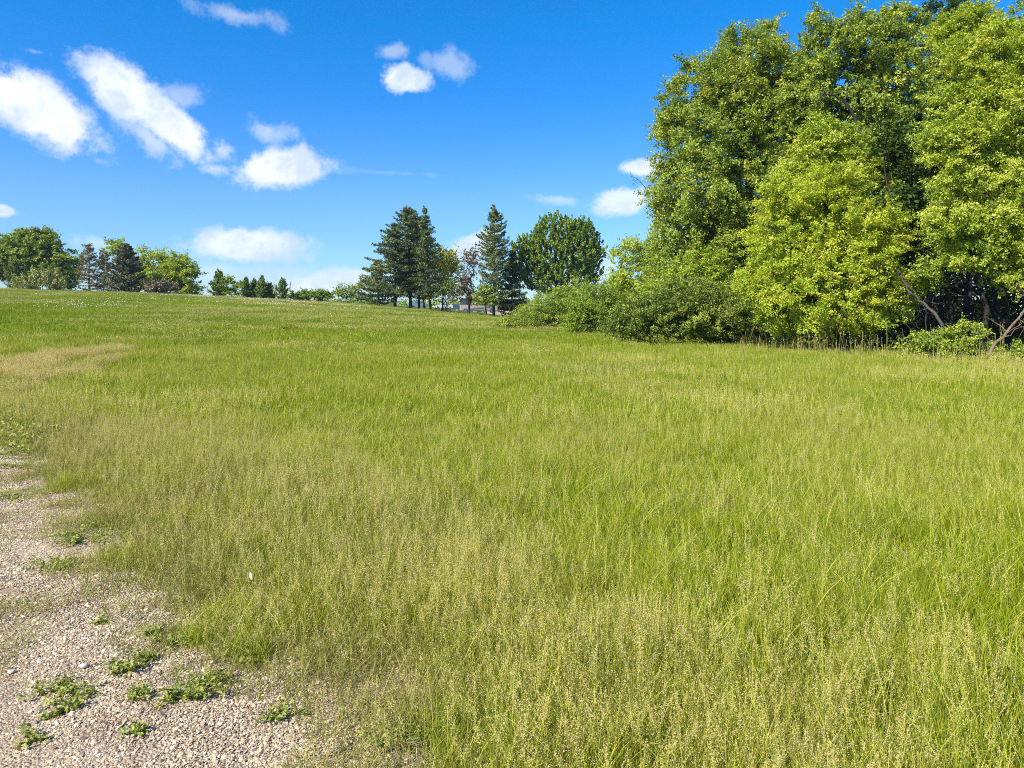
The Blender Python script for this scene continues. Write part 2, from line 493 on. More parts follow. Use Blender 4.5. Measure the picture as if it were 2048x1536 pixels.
def scatter(name, coll, pts, idx, rot, scl, label, cat):
    me = bpy.data.meshes.new(name)
    n = len(pts)
    me.vertices.add(n); me.vertices.foreach_set('co', np.asarray(pts, np.float32).reshape(-1))
    a = me.attributes.new('idx', 'INT', 'POINT'); a.data.foreach_set('value', np.asarray(idx, np.int32))
    a = me.attributes.new('rot', 'FLOAT_VECTOR', 'POINT'); a.data.foreach_set('vector', np.asarray(rot, np.float32).reshape(-1))
    a = me.attributes.new('scl', 'FLOAT_VECTOR', 'POINT'); a.data.foreach_set('vector', np.asarray(scl, np.float32).reshape(-1))
    o = bpy.data.objects.new(name, me); C.objects.link(o)
    md = o.modifiers.new('scatter', 'NODES'); md.node_group = scatter_tree(coll)
    tag(o, label, cat, kind='stuff')
    return o


def blades(mb, rng, xy, h, w, lean, mat=0, tint=None, seg=3, z0=0.0):
    n = len(xy)
    ang = rng.uniform(0, 2 * np.pi, n)
    face = rng.uniform(0, 2 * np.pi, n)
    d = np.stack([np.cos(ang), np.sin(ang)], 1)
    s = np.stack([np.cos(face), np.sin(face)], 1)
    V = []
    ts = np.linspace(0, 1, seg + 1)
    for k, t in enumerate(ts):
        off = d * (lean * t ** 2)[:, None] + xy
        z = h * (t - 0.25 * (lean / np.maximum(h, 1e-3)) * t ** 2)
        ww = w * (1 - t ** 2 * 0.9) * 0.5
        if k < seg:
            for sg in (-1, 1):
                V.append(np.concatenate([off + s * (ww * sg)[:, None], (z + z0)[:, None]], 1))
        else:
            V.append(np.concatenate([off, (z + z0)[:, None]], 1))
    nv = len(V)
    v = np.stack(V, 1).reshape(-1, 3)
    base = (np.arange(n) * nv)[:, None]
    fq = np.concatenate([base + np.array([[2 * k, 2 * k + 1, 2 * k + 3, 2 * k + 2]]) for k in range(seg - 1)]) if seg > 1 else None
    ft = base + np.array([[2 * seg - 2, 2 * seg - 1, 2 * seg]])
    if tint is None:
        tint = rng.beta(2, 2.4, n)
    mb.add(v, ft, mat, tint)
    if fq is not None:
        # same vertices: add faces only
        mb.f.append((fq + (mb.n - len(v))).astype(np.int32)); mb.m.append(np.full(len(fq), mat, np.int32))
        mb.t.append(np.tile(tint, seg - 1).astype(np.float32))
    return mb


def rand_unit(rng, n):
    v = rng.normal(size=(n, 3))
    return v / np.linalg.norm(v, axis=1, keepdims=True)


def quads(mb, rng, c, length, width, normal_bias=None, axis_bias=None, mat=0, tint=0.5):
    """leaf shaped quads at the points c"""
    n = len(c)
    nrm = rand_unit(rng, n)
    if normal_bias is not None:
        nrm = nrm + normal_bias
        nrm /= np.linalg.norm(nrm, axis=1, keepdims=True) + 1e-9
    a = rand_unit(rng, n)
    if axis_bias is not None:
        a = a + axis_bias
    a = a - nrm * np.sum(a * nrm, 1, keepdims=True)
    a /= np.linalg.norm(a, axis=1, keepdims=True) + 1e-9
    s = np.cross(nrm, a)
    length = np.broadcast_to(length, (n,))[:, None]; width = np.broadcast_to(width, (n,))[:, None]
    v = np.stack([c - a * length * 0.5, c + s * width * 0.5 - a * length * 0.08 + nrm * width * 0.12,
                  c + a * length * 0.5, c - s * width * 0.5 - a * length * 0.08 + nrm * width * 0.12], 1).reshape(-1, 3)
    f = (np.arange(n) * 4)[:, None] + np.array([[0, 1, 2, 3]])
    mb.add(v, f, mat, tint)


def panicles(mb, rng, xy, h, n_sp, sp_len, sp_w, spread, mat_stem=0, mat_seed=1, stem_w=0.0016, head=0.15):
    n = len(xy)
    ang = rng.uniform(0, 2 * np.pi, n); lean = rng.uniform(0.01, 0.10, n)
    d = np.stack([np.cos(ang), np.sin(ang)], 1)
    face = rng.uniform(0, 2 * np.pi, n); s = np.stack([np.cos(face), np.sin(face)], 1)
    V = []
    for t in (0, 0.5, 1.0):
        p = np.concatenate([xy + d * (lean * t * t)[:, None], (h * t)[:, None]], 1)
        o = np.concatenate([s * stem_w * 0.5, np.zeros((n, 1))], 1)
        V += [p - o, p + o]
    v = np.stack(V, 1).reshape(-1, 3); b = (np.arange(n) * 6)[:, None]
    f = np.concatenate([b + np.array([[0, 1, 3, 2]]), b + np.array([[2, 3, 5, 4]])])
    mb.add(v, f, mat_stem, rng.uniform(0.6, 1, len(f)))
    # spikelets
    hd = head * rng.uniform(0.6, 1.2, n)
    t = rng.uniform(0, 1, (n, n_sp))
    rad = spread * (1 - t) ** 0.8 * rng.uniform(0.2, 1, (n, n_sp))
    a2 = rng.uniform(0, 2 * np.pi, (n, n_sp))
    z = h[:, None] - hd[:, None] * (1 - t)
    tt = z / h[:, None]
    cx = xy[:, None, 0] + d[:, None, 0] * lean[:, None] * tt ** 2 + np.cos(a2) * rad
    cy_ = xy[:, None, 1] + d[:, None, 1] * lean[:, None] * tt ** 2 + np.sin(a2) * rad
    c = np.stack([cx, cy_, z], -1).reshape(-1, 3)
    tint = np.repeat(rng.uniform(0, 1, n), n_sp) * 0.7 + rng.uniform(0, 0.3, n * n_sp)
    quads(mb, rng, c, sp_len * rng.uniform(0.7, 1.3, len(c)), sp_w, axis_bias=np.array([[0, 0, 0.9]]), mat=mat_seed, tint=tint)


def tufts(rng, n, s, nt, sd, loose=0.35):
    c = rng.uniform(-s / 2, s / 2, (nt, 2))
    wgt = rng.uniform(0.2, 1.8, nt); wgt /= wgt.sum()
    p = c[rng.choice(nt, n, p=wgt)] + rng.normal(0, sd, (n, 2))
    free = rng.uniform(0, 1, n) < loose
    p[free] = rng.uniform(-s / 2, s / 2, (free.sum(), 2))
    return p


def hidden_coll(name):
    return bpy.data.collections.new(name)      # never linked to the scene: only its instances render


def sq(rng, n, s):
    return rng.uniform(-s / 2, s / 2, (n, 2))


def build_grass():
    rng = np.random.default_rng(7)
    # ---- patches near the camera (0.5 m)
    near = hidden_coll('grass_near_patches')
    for k in range(12):
        mb = MB()
        dry = k >= 8
        seedy = k < 4
        if not dry:
            n = 1700
            h = rng.uniform(0.10, 0.29, n) * rng.uniform(0.75, 1.05, n)
            blades(mb, rng, tufts(rng, n, 0.56, 34, 0.022), h, rng.uniform(0.0020, 0.0042, n), h * rng.uniform(0.08, 0.6, n), 0)
            n = 30                                    # a few long arching blades
            h = rng.uniform(0.24, 0.40, n)
            blades(mb, rng, sq(rng, n, 0.55), h, rng.uniform(0.003, 0.005, n), h * rng.uniform(0.5, 1.1, n), 0, tint=rng.uniform(0.6, 0.98, n), seg=5)
            n = 84 if seedy else 22
            panicles(mb, rng, sq(rng, n, 0.52), rng.uniform(0.22, 0.40, n), 60, 0.0060, 0.0025, 0.024, stem_w=0.0013, head=0.12)
        else:
            n = 420
            h = rng.uniform(0.05, 0.28, n) * rng.uniform(0.5, 1.1, n)
            blades(mb, rng, sq(rng, n, 0.40), h, rng.uniform(0.002, 0.004, n), h * rng.uniform(0.1, 0.9, n), 2)
            n = 17
            panicles(mb, rng, sq(rng, n, 0.38), rng.uniform(0.16, 0.40, n), 44, 0.007, 0.0028, 0.024, mat_stem=2, head=0.11)
            n = 150                                   # dead straw lying about
            c = np.concatenate([sq(rng, n, 0.45), rng.uniform(0.004, 0.03, (n, 1))], 1)
            quads(mb, rng, c, rng.uniform(0.03, 0.12, n), 0.0028, normal_bias=np.array([[0, 0, 2.0]]), mat=3, tint=rng.uniform(0, 1, n))
        o = mb.build('%02d' % k, [M['blade'], M['seed'], M['blade_dry'], M['thatch']], link=False); near.objects.link(o)
    step = 0.44
    gx, gy = np.meshgrid(np.arange(-12, 12, step), np.arange(0.2, 11.0, step))
    x = gx.ravel() + rng.uniform(-.16, .16, gx.size); y = gy.ravel() + rng.uniform(-.16, .16, gx.size)
    dist = (x - road_edge(y)) * 0.72                  # distance from the gravel's edge
    keep = (np.abs(x) < 0.95 * y + 2.2) & (dist > -0.05)
    wide = np.interp(y, [2.2, 4.0, 6.5], [0.5, 0.8, 1.05])
    edge_jit = rng.uniform(0, 1, x.size) + 0.9 * (fbm(x, y, 0.8, 31) - 0.5)
    keep &= dist > (0.42 + 0.75 * edge_jit) * wide             # the green stand begins behind the dry verge
    x, y, dist = x[keep], y[keep], dist[keep]
    seedf = fbm(x, y, 0.55, 41) + np.clip((4.6 - y) / 6, -0.28, 0.3) + np.clip(0.35 - dist * 0.12, -0.05, 0.3) * 0.6
    idx = np.where(seedf > 0.52, rng.integers(0, 4, x.size), rng.integers(4, 8, x.size))
    hs = (0.62 + 0.72 * fbm(x, y, 0.7, 51)) * np.clip(0.5 + dist * 0.5, 0.5, 1.0)
    scl = np.stack([np.ones_like(x), np.ones_like(x), hs], 1) * rng.uniform(0.92, 1.1, (x.size, 1))
    rot = np.stack([rng.normal(0, 0.05, x.size), rng.normal(0, 0.05, x.size), rng.uniform(0, 2 * np.pi, x.size)], 1)
    P1 = (np.stack([x, y, gz(x, y)], 1), idx, rot, scl)
    step = 0.21
    gx, gy = np.meshgrid(np.arange(-14, 5, step), np.arange(0.8, 14.0, step))
    x = gx.ravel() + rng.uniform(-.1, .1, gx.size); y = gy.ravel() + rng.uniform(-.1, .1, gx.size)
    dist = (x - road_edge(y)) * 0.72
    wide = np.interp(y, [2.2, 4.0, 6.5], [0.6, 0.8, 1.0])
    pr = np.clip((dist / wide + 0.12 + 0.75 * (fbm(x, y, 1.3, 33) - 0.42)) / 0.8, 0, 1) * np.clip((2.6 * wide - dist) / 0.8, 0, 1)
    pr = np.maximum(pr, 0.10 * (fbm(x, y, 1.1, 35) > 0.48) * (dist > -1.6))
    keep = (np.abs(x) < 0.95 * y + 2.2) & (rng.uniform(0, 1, x.size) < pr)
    x, y, dist = x[keep], y[keep], dist[keep]
    idx = rng.integers(8, 12, x.size)
    hs = (0.6 + 0.6 * fbm(x, y, 0.9, 53)) * np.clip(0.55 + dist * 0.7, 0.35, 1.1)
    scl = np.stack([np.ones_like(x), np.ones_like(x), hs], 1) * rng.uniform(0.85, 1.15, (x.size, 1))
    rot = np.stack([rng.normal(0, 0.06, x.size), rng.normal(0, 0.06, x.size), rng.uniform(0, 2 * np.pi, x.size)], 1)
    P1b = (np.stack([x, y, gz(x, y)], 1), idx, rot, scl)
    # ---- middle distance patches (1 m)
    for k in range(8):
        mb = MB()
        seedy = k < 4
        n = 2100
        h = rng.uniform(0.14, 0.36, n)
        blades(mb, rng, tufts(rng, n, 1.12, 60, 0.035), h, rng.uniform(0.005, 0.010, n), h * rng.uniform(0.08, 0.6, n), 0, seg=2)
        n = 14
        h = rng.uniform(0.34, 0.5, n)
        blades(mb, rng, sq(rng, n, 1.1), h, rng.uniform(0.005, 0.008, n), h * rng.uniform(0.5, 1.1, n), 0, tint=rng.uniform(0.6, 1.0, n), seg=4)
        n = 70 if seedy else 14
        panicles(mb, rng, sq(rng, n, 1.1), rng.uniform(0.28, 0.46, n), 26, 0.014, 0.006, 0.032, stem_w=0.003)
        o = mb.build('%02d' % (12 + k), [M['blade'], M['seed']], link=False); near.objects.link(o)
    for k in range(3):                                # dry, pale, full of seed
        mb = MB()
        n = 1500
        h = rng.uniform(0.12, 0.34, n)
        blades(mb, rng, sq(rng, n, 0.75), h, rng.uniform(0.005, 0.009, n), h * rng.uniform(0.1, 0.7, n), 0, tint=rng.uniform(0.4, 1, n), seg=2)
        n = 230
        panicles(mb, rng, sq(rng, n, 0.75), rng.uniform(0.26, 0.44, n), 26, 0.015, 0.007, 0.035, stem_w=0.003)
        mb.t = [np.clip(t * 0.6 + 0.4, 0, 1) for t in mb.t]
        o = mb.build('%02d' % (26 + k), [M['blade_dry'], M['seed']], link=False); near.objects.link(o)
    step = 0.9
    gx, gy = np.meshgrid(np.arange(-42, 42, step), np.arange(10.8, 38.0, step))
    x = gx.ravel() + rng.uniform(-.3, .3, gx.size); y = gy.ravel() + rng.uniform(-.3, .3, gx.size)
    keep = (np.abs(x) < 0.95 * y + 3) & ((x - road_edge(np.minimum(y, 25.9))) > 0.15)
    keep &= rng.uniform(0, 1, x.size) < np.clip((38 - y) / 12.0, 0, 1)
    keep &= ~((y > 24) & (x > PX(1480, y) + 0) & (y > np.interp(x, [7, 14], [33, 29])))
    x, y = x[keep], y[keep]
    idx = np.where(fbm(x, y, 0.3, 61) - np.clip((y - 20) / 40, 0, 0.4) > 0.55, rng.integers(12, 16, x.size), rng.integers(16, 20, x.size))
    hs = 0.64 + 0.72 * fbm(x, y, 0.35, 71)
    # pale dry drift at the left: runs from beside the road to a point further out
    A, B = np.array([PX(-260, 16.0), 16.0]), np.array([PX(230, 26.0), 26.0])
    ab = B - A; t = np.clip(((x - A[0]) * ab[0] + (y - A[1]) * ab[1]) / (ab @ ab), 0, 1)
    dd = np.hypot(x - A[0] - t * ab[0], y - A[1] - t * ab[1]) / (2.3 * (1 - t) + 0.55)
    indry = rng.uniform(0, 1, x.size) < np.exp(-dd ** 2) * 0.9
    # extra dry patches laid between the green ones
    xd = np.repeat(x[dd < 2], 2); yd = np.repeat(y[dd < 2], 2); ddd = np.repeat(dd[dd < 2], 2)
    xd = xd + rng.uniform(-.5, .5, xd.size); yd = yd + rng.uniform(-.5, .5, yd.size)
    kd = rng.uniform(0, 1, xd.size) < np.exp(-ddd ** 2) * 0.8 * (0.4 + fbm(xd, yd, 0.6, 19))
    xd, yd = xd[kd], yd[kd]
    P2b = (np.stack([xd, yd, gz(xd, yd)], 1), rng.integers(26, 29, xd.size), np.stack([rng.normal(0, .04, xd.size), rng.normal(0, .04, xd.size), rng.uniform(0, 6.28, xd.size)], 1),
           np.stack([np.ones_like(xd), np.ones_like(xd), rng.uniform(0.9, 1.15, xd.size)], 1))
    hs = np.where(indry, hs * 0.6, hs)
    scl = np.stack([np.ones_like(x), np.ones_like(x), hs], 1) * rng.uniform(0.95, 1.1, (x.size, 1))
    rot = np.stack([rng.normal(0, 0.04, x.size), rng.normal(0, 0.04, x.size), rng.uniform(0, 2 * np.pi, x.size)], 1)
    P2 = (np.stack([x, y, gz(x, y)], 1), idx, rot, scl)
    # ---- far patches (2.6 m)
    for k in range(6):
        mb = MB()
        n = 3000
        h = rng.uniform(0.12, 0.38, n)
        blades(mb, rng, tufts(rng, n, 2.95, 110, 0.08), h, rng.uniform(0.014, 0.028, n), h * rng.uniform(0.1, 0.8, n), 0, seg=1)
        n = 110 if k < 3 else 14
        c = np.concatenate([sq(rng, n, 2.9), rng.uniform(0.28, 0.42, (n, 1))], 1)
        c = np.repeat(c, 4, 0) + rng.normal(0, 0.035, (n * 4, 3))
        quads(mb, rng, c, 0.045, 0.016, axis_bias=np.array([[0, 0, 1.0]]), mat=1, tint=rng.uniform(0, 1, len(c)))
        o = mb.build('%02d' % (20 + k), [M['blade_far'], M['seed']], link=False); near.objects.link(o)
    step = 2.3
    gx, gy = np.meshgrid(np.arange(-150, 100, step), np.arange(26, 144, step))
    x = gx.ravel() + rng.uniform(-.8, .8, gx.size); y = gy.ravel() + rng.uniform(-.8, .8, gx.size)
    keep = (np.abs(x) < 0.95 * y + 3) & (x < 0.75 * y)
    keep &= rng.uniform(0, 1, x.size) < np.clip((y - 25) / 9.0, 0.15, 1)
    x, y = x[keep], y[keep]
    idx = np.where(fbm(x, y, 0.12, 81) > 0.5, rng.integers(20, 23, x.size), rng.integers(23, 26, x.size))
    hs = 0.6 + 0.8 * fbm(x, y, 0.3, 91)
    scl = np.stack([np.ones_like(x), np.ones_like(x), hs], 1) * rng.uniform(0.95, 1.1, (x.size, 1))
    rot = np.stack([rng.normal(0, 0.03, x.size), rng.normal(0, 0.03, x.size), rng.uniform(0, 2 * np.pi, x.size)], 1)
    P3 = (np.stack([x, y, gz(x, y)], 1), idx, rot, scl)
    pts, idx, rot, scl = [np.concatenate(a) for a in zip(P1, P1b, P2, P2b, P3)]
    scatter('grass', near, pts, idx, rot, scl, 'tall green meadow grass with straw coloured seed heads', 'grass')

    # ---- tall stalks along the thicket
    mb = MB()
    n = 800
    px = rng.uniform(1480, 2080, n); t = rng.uniform(0, 1, n)
    Yd = np.interp(px, [1480, 1700, 1850, 2080], [31.5, 28.0, 24.5, 21.5]) + rng.normal(0, 0.7, n)
    X = PX(px, Yd); xy = np.stack([X, Yd], 1); z = gz(X, Yd)
    h = (0.32 + rng.exponential(0.22, n).clip(0, 0.75)) * (0.35 + 1.25 * fbm(X, Yd, 1.2, 9))
    lean = h * rng.beta(1.2, 3, n) * 0.9
    blades(mb, rng, xy, h, rng.uniform(0.008, 0.014, n), lean, 0, tint=rng.uniform(0.2, 1.0, n), seg=4, z0=z)
    sel = rng.uniform(0, 1, n) < 0.45
    xs, ys_, hs_ = X[sel], Yd[sel], h[sel]
    hh = hs_ * 1.15
    m2 = sel.sum()
    mbx = np.stack([xs, ys_], 1)
    zc = gz(xs, ys_)
    ang = rng.uniform(0, 2 * np.pi, m2); tl = rng.uniform(0, 0.35, m2)
    top = np.stack([xs + np.cos(ang) * tl * hh, ys_ + np.sin(ang) * tl * hh, zc + hh], 1)
    bot = np.stack([xs, ys_, zc], 1)
    for (p, q, w) in ((bot, top, 0.007),):
        s = np.array([1.0, 0, 0]) * w * 0.5
        v = np.stack([p - s, p + s, q + s, q - s], 1).reshape(-1, 3)
        mb.add(v, (np.arange(m2) * 4)[:, None] + np.array([[0, 1, 2, 3]]), 0, rng.uniform(0.6, 1, m2))
    c = np.repeat(top, 10, 0)
    tt = rng.uniform(0, 0.18, (m2 * 10, 1))
    c = c - (np.repeat(top - bot, 10, 0)) * tt + rng.normal(0, 0.007, (m2 * 10, 3))
    quads(mb, rng, c, 0.035, 0.011, axis_bias=np.array([[0, 0, 1.6]]), mat=1, tint=rng.uniform(0.2, 1, len(c)))
    tag(mb.build('tall_grass', [M['blade_dry'], M['seed']]), 'tall pale grass stalks standing along the dark edge of the thicket', 'grass', kind='stuff')

    mb = MB(); n = 15000
    px = rng.uniform(-220, 130, n); Yq = rng.uniform(8.6, 17, n); X = PX(px, Yq)
    keep = (fbm(X, Yq, 0.9, 67) > 0.42 + np.clip((px - 20) / 400, 0, 0.3)) & (X > road_edge(Yq) - 0.1)
    X, Yq = X[keep], Yq[keep]
    zc = gz(X, Yq) + rng.uniform(0.02, 0.34, len(X)) * (0.5 + 0.5 * fbm(X, Yq, 1.7, 68))
    quads(mb, rng, np.stack([X, Yq, zc], 1), rng.uniform(0.03, 0.075, len(X)), 0.026, normal_bias=np.array([[0, 0, 1.0]]), tint=rng.uniform(0.1, 0.9, len(X)))
    tag(mb.build('weeds', [M['weed']]), 'leafy green weeds mixed into the grass at the left edge', 'weeds', kind='stuff')

    # ---- one darker coarse tuft in the middle of the field
    mb = MB()
    n = 1500
    Yc = 19.5
    xy = np.stack([PX(1205, Yc) + rng.normal(0, 0.62, n), Yc + rng.normal(0, 0.55, n)], 1)
    h = rng.uniform(0.28, 0.48, n)
    blades(mb, rng, xy, h, rng.uniform(0.007, 0.012, n), h * rng.uniform(0.1, 0.9, n), 0, seg=3, z0=gz(xy[:, 0], xy[:, 1]))
    tag(mb.build('grass_tuft', [M['leaf_blue']]), 'darker blue green coarse tuft in the middle of the field', 'grass tuft')

    # ---- white flowers on the far rise
    mb = MB()
    n = 11000
    px = np.concatenate([rng.uniform(300, 740, int(n * .72)), rng.uniform(60, 300, int(n * .16)), rng.uniform(440, 980, n - int(n * .72) - int(n * .16))])
    Y = rng.uniform(60, 128, n)
    Y[:int(n * .72)] = rng.uniform(92, 130, int(n * .72))
    X = PX(px, Y)
    keep = fbm(X * 0.6, Y * 1.1, 0.22, 13) > rng.uniform(0.50, 0.66, n)
    X, Y = X[keep], Y[keep]; n = len(X)
    z = gz(X, Y) + rng.uniform(0.28, 0.42, n)
    quads(mb, rng, np.stack([X, Y, z], 1), rng.uniform(0.05, 0.10, n), rng.uniform(0.04, 0.08, n), normal_bias=np.array([[0, -0.8, 1.0]]))
    # and a few nearer ones
    spots = [(925, 787, 17), (905, 790, 17), (690, 745, 23), (600, 735, 25), (1290, 800, 15), (1600, 800, 15), (1720, 790, 14), (1500, 868, 10.6), (1555, 745, 19), (1220, 690, 40), (830, 800, 15), (1040, 760, 18), (385, 668, 50), (590, 668, 50), (700, 690, 40)]
    for (a, b, Yq) in spots:
        k = int(rng.integers(1, 3))
        c = np.stack([PX(a, Yq) + rng.normal(0, 0.09, k), Yq + rng.normal(0, 0.1, k), zz(PX(a, Yq), Yq) + rng.uniform(0.3, 0.42, k)], 1)
        quads(mb, rng, c, 0.026, 0.022, normal_bias=np.array([[0, -0.8, 1.0]]))
    tag(mb.build('wildflowers', [M['petal']]), 'tiny white wildflowers scattered over the far rise', 'wildflowers', kind='stuff')


def icosphere():
    t = (1 + 5 ** 0.5) / 2
    v = np.array([[-1, t, 0], [1, t, 0], [-1, -t, 0], [1, -t, 0], [0, -1, t], [0, 1, t], [0, -1, -t], [0, 1, -t], [t, 0, -1], [t, 0, 1], [-t, 0, -1], [-t, 0, 1]], float)
    v /= np.linalg.norm(v, axis=1, keepdims=True)
    f = np.array([[0, 11, 5], [0, 5, 1], [0, 1, 7], [0, 7, 10], [0, 10, 11], [1, 5, 9], [5, 11, 4], [11, 10, 2], [10, 7, 6], [7, 1, 8],
                  [3, 9, 4], [3, 4, 2], [3, 2, 6], [3, 6, 8], [3, 8, 9], [4, 9, 5], [2, 4, 11], [6, 2, 10], [8, 6, 7], [9, 8, 1]])
    return v, f


def subdiv(v, f):
    v = list(map(tuple, v)); cache = {}; nf = []

    def mid(a, b):
        k = (min(a, b), max(a, b))
        if k not in cache:
            p = (np.array(v[a]) + np.array(v[b])); p /= np.linalg.norm(p); v.append(tuple(p)); cache[k] = len(v) - 1
        return cache[k]
    for a, b, c in f:
        ab, bc, ca = mid(a, b), mid(b, c), mid(c, a)
        nf += [[a, ab, ca], [b, bc, ab], [c, ca, bc], [ab, bc, ca]]
    return np.array(v), np.array(nf)


def pebbles(mb, rng, xy, r, z=None):
    v0, f0 = icosphere()
    n = len(xy)
    sc = rng.uniform(0.7, 1.3, (n, 1, 3)) * np.array([1, 1, 0.62]) * r[:, None, None]
    v = v0[None] * sc * rng.uniform(0.8, 1.2, (n, len(v0), 1))
    a = rng.uniform(0, 2 * np.pi, n); ca, sa = np.cos(a)[:, None], np.sin(a)[:, None]
    tl = rng.normal(0, 0.35, (n, 1))
    vz = v[..., 2] + v[..., 0] * tl
    vx = v[..., 0] * ca - v[..., 1] * sa; vy = v[..., 0] * sa + v[..., 1] * ca
    zo = (r * 0.12 if z is None else z)[:, None]
    V = np.stack([vx + xy[:, :1], vy + xy[:, 1:], vz + zo], -1).reshape(-1, 3)
    f = ((np.arange(n) * len(v0))[:, None, None] + f0[None]).reshape(-1, 3)
    mb.add(V, f, 0, np.repeat(rng.uniform(0, 1, n), len(f0)))


def build_gravel():
    rng = np.random.default_rng(17)
    col = hidden_coll('gravel_patches')
    for k in range(5):
        mb = MB()
        n = 3900
        r = rng.lognormal(math.log(0.0032), 0.45, n).clip(0.0018, 0.014)
        pebbles(mb, rng, sq(rng, n, 0.5), r)
        o = mb.build('%02d' % k, [M['pebble']], link=False); col.objects.link(o)
    mb = MB(); n = 420                                  # the last patch: sparse pebbles for the verge
    r = rng.lognormal(math.log(0.006), 0.42, n).clip(0.003, 0.018)
    pebbles(mb, rng, sq(rng, n, 0.6), r)
    o = mb.build('05', [M['pebble']], link=False); col.objects.link(o)
    step = 0.42
    gx, gy = np.meshgrid(np.arange(-20, 6, step), np.arange(0.4, 18, step))
    x = gx.ravel() + rng.uniform(-.08, .08, gx.size); y = gy.ravel() + rng.uniform(-.08, .08, gx.size)
    d = x - road_edge(y)
    keep = (d < 1.9) & (d > -6) & (x > -0.95 * y - 3)
    x, y, d = x[keep], y[keep], d[keep]
    idx = np.where(d + 0.8 * (fbm(x, y, 1.5, 37) - 0.5) < 0.45, rng.integers(0, 5, x.size), 5)
    rot = np.stack([np.zeros(x.size), np.zeros(x.size), rng.uniform(0, 6.28, x.size)], 1)
    z = gz(x, y) + 0.010
    scatter('gravel', col, np.stack([x, y, z], 1), idx, rot, np.ones((x.size, 3)), 'loose pale gravel on the road and its verge', 'gravel')


build_grass()
build_gravel()


# ------------------------------------------------------------------ trees
def tube(mb, pts, rad, sides=6, mat=0):
    pts = np.asarray(pts, float); n = len(pts)
    rad = np.asarray(rad, float)
    d = np.gradient(pts, axis=0); d /= np.linalg.norm(d, axis=1, keepdims=True) + 1e-9
    ref = np.array([0.0, 1.0, 0.0]) if abs(d[0][2]) > 0.6 else np.array([0.0, 0.0, 1.0])
    u = np.cross(d, ref); u /= np.linalg.norm(u, axis=1, keepdims=True) + 1e-9
    w = np.cross(d, u)
    a = np.linspace(0, 2 * np.pi, sides, endpoint=False)
    v = pts[:, None] + (u[:, None] * np.cos(a)[None, :, None] + w[:, None] * np.sin(a)[None, :, None]) * rad[:, None, None]
    i = np.arange(n * sides).reshape(n, sides)
    f = np.stack([i[:-1], np.roll(i[:-1], -1, 1), np.roll(i[1:], -1, 1), i[1:]], -1).reshape(-1, 4)
    mb.add(v.reshape(-1, 3), f, mat)
    mb.add(v[-1], np.arange(sides), mat)


def wiggle(rng, p, q, k=5, amt=0.06, sag=0.0):
    p = np.asarray(p, float); q = np.asarray(q, float)
    t = np.linspace(0, 1, k)[:, None]
    L = np.linalg.norm(q - p)
    pts = p + (q - p) * t + rng.normal(0, amt * L, (k, 3)) * np.sin(t * np.pi)
    pts[:, 2] += sag * L * np.sin(t[:, 0] * np.pi)
    return pts


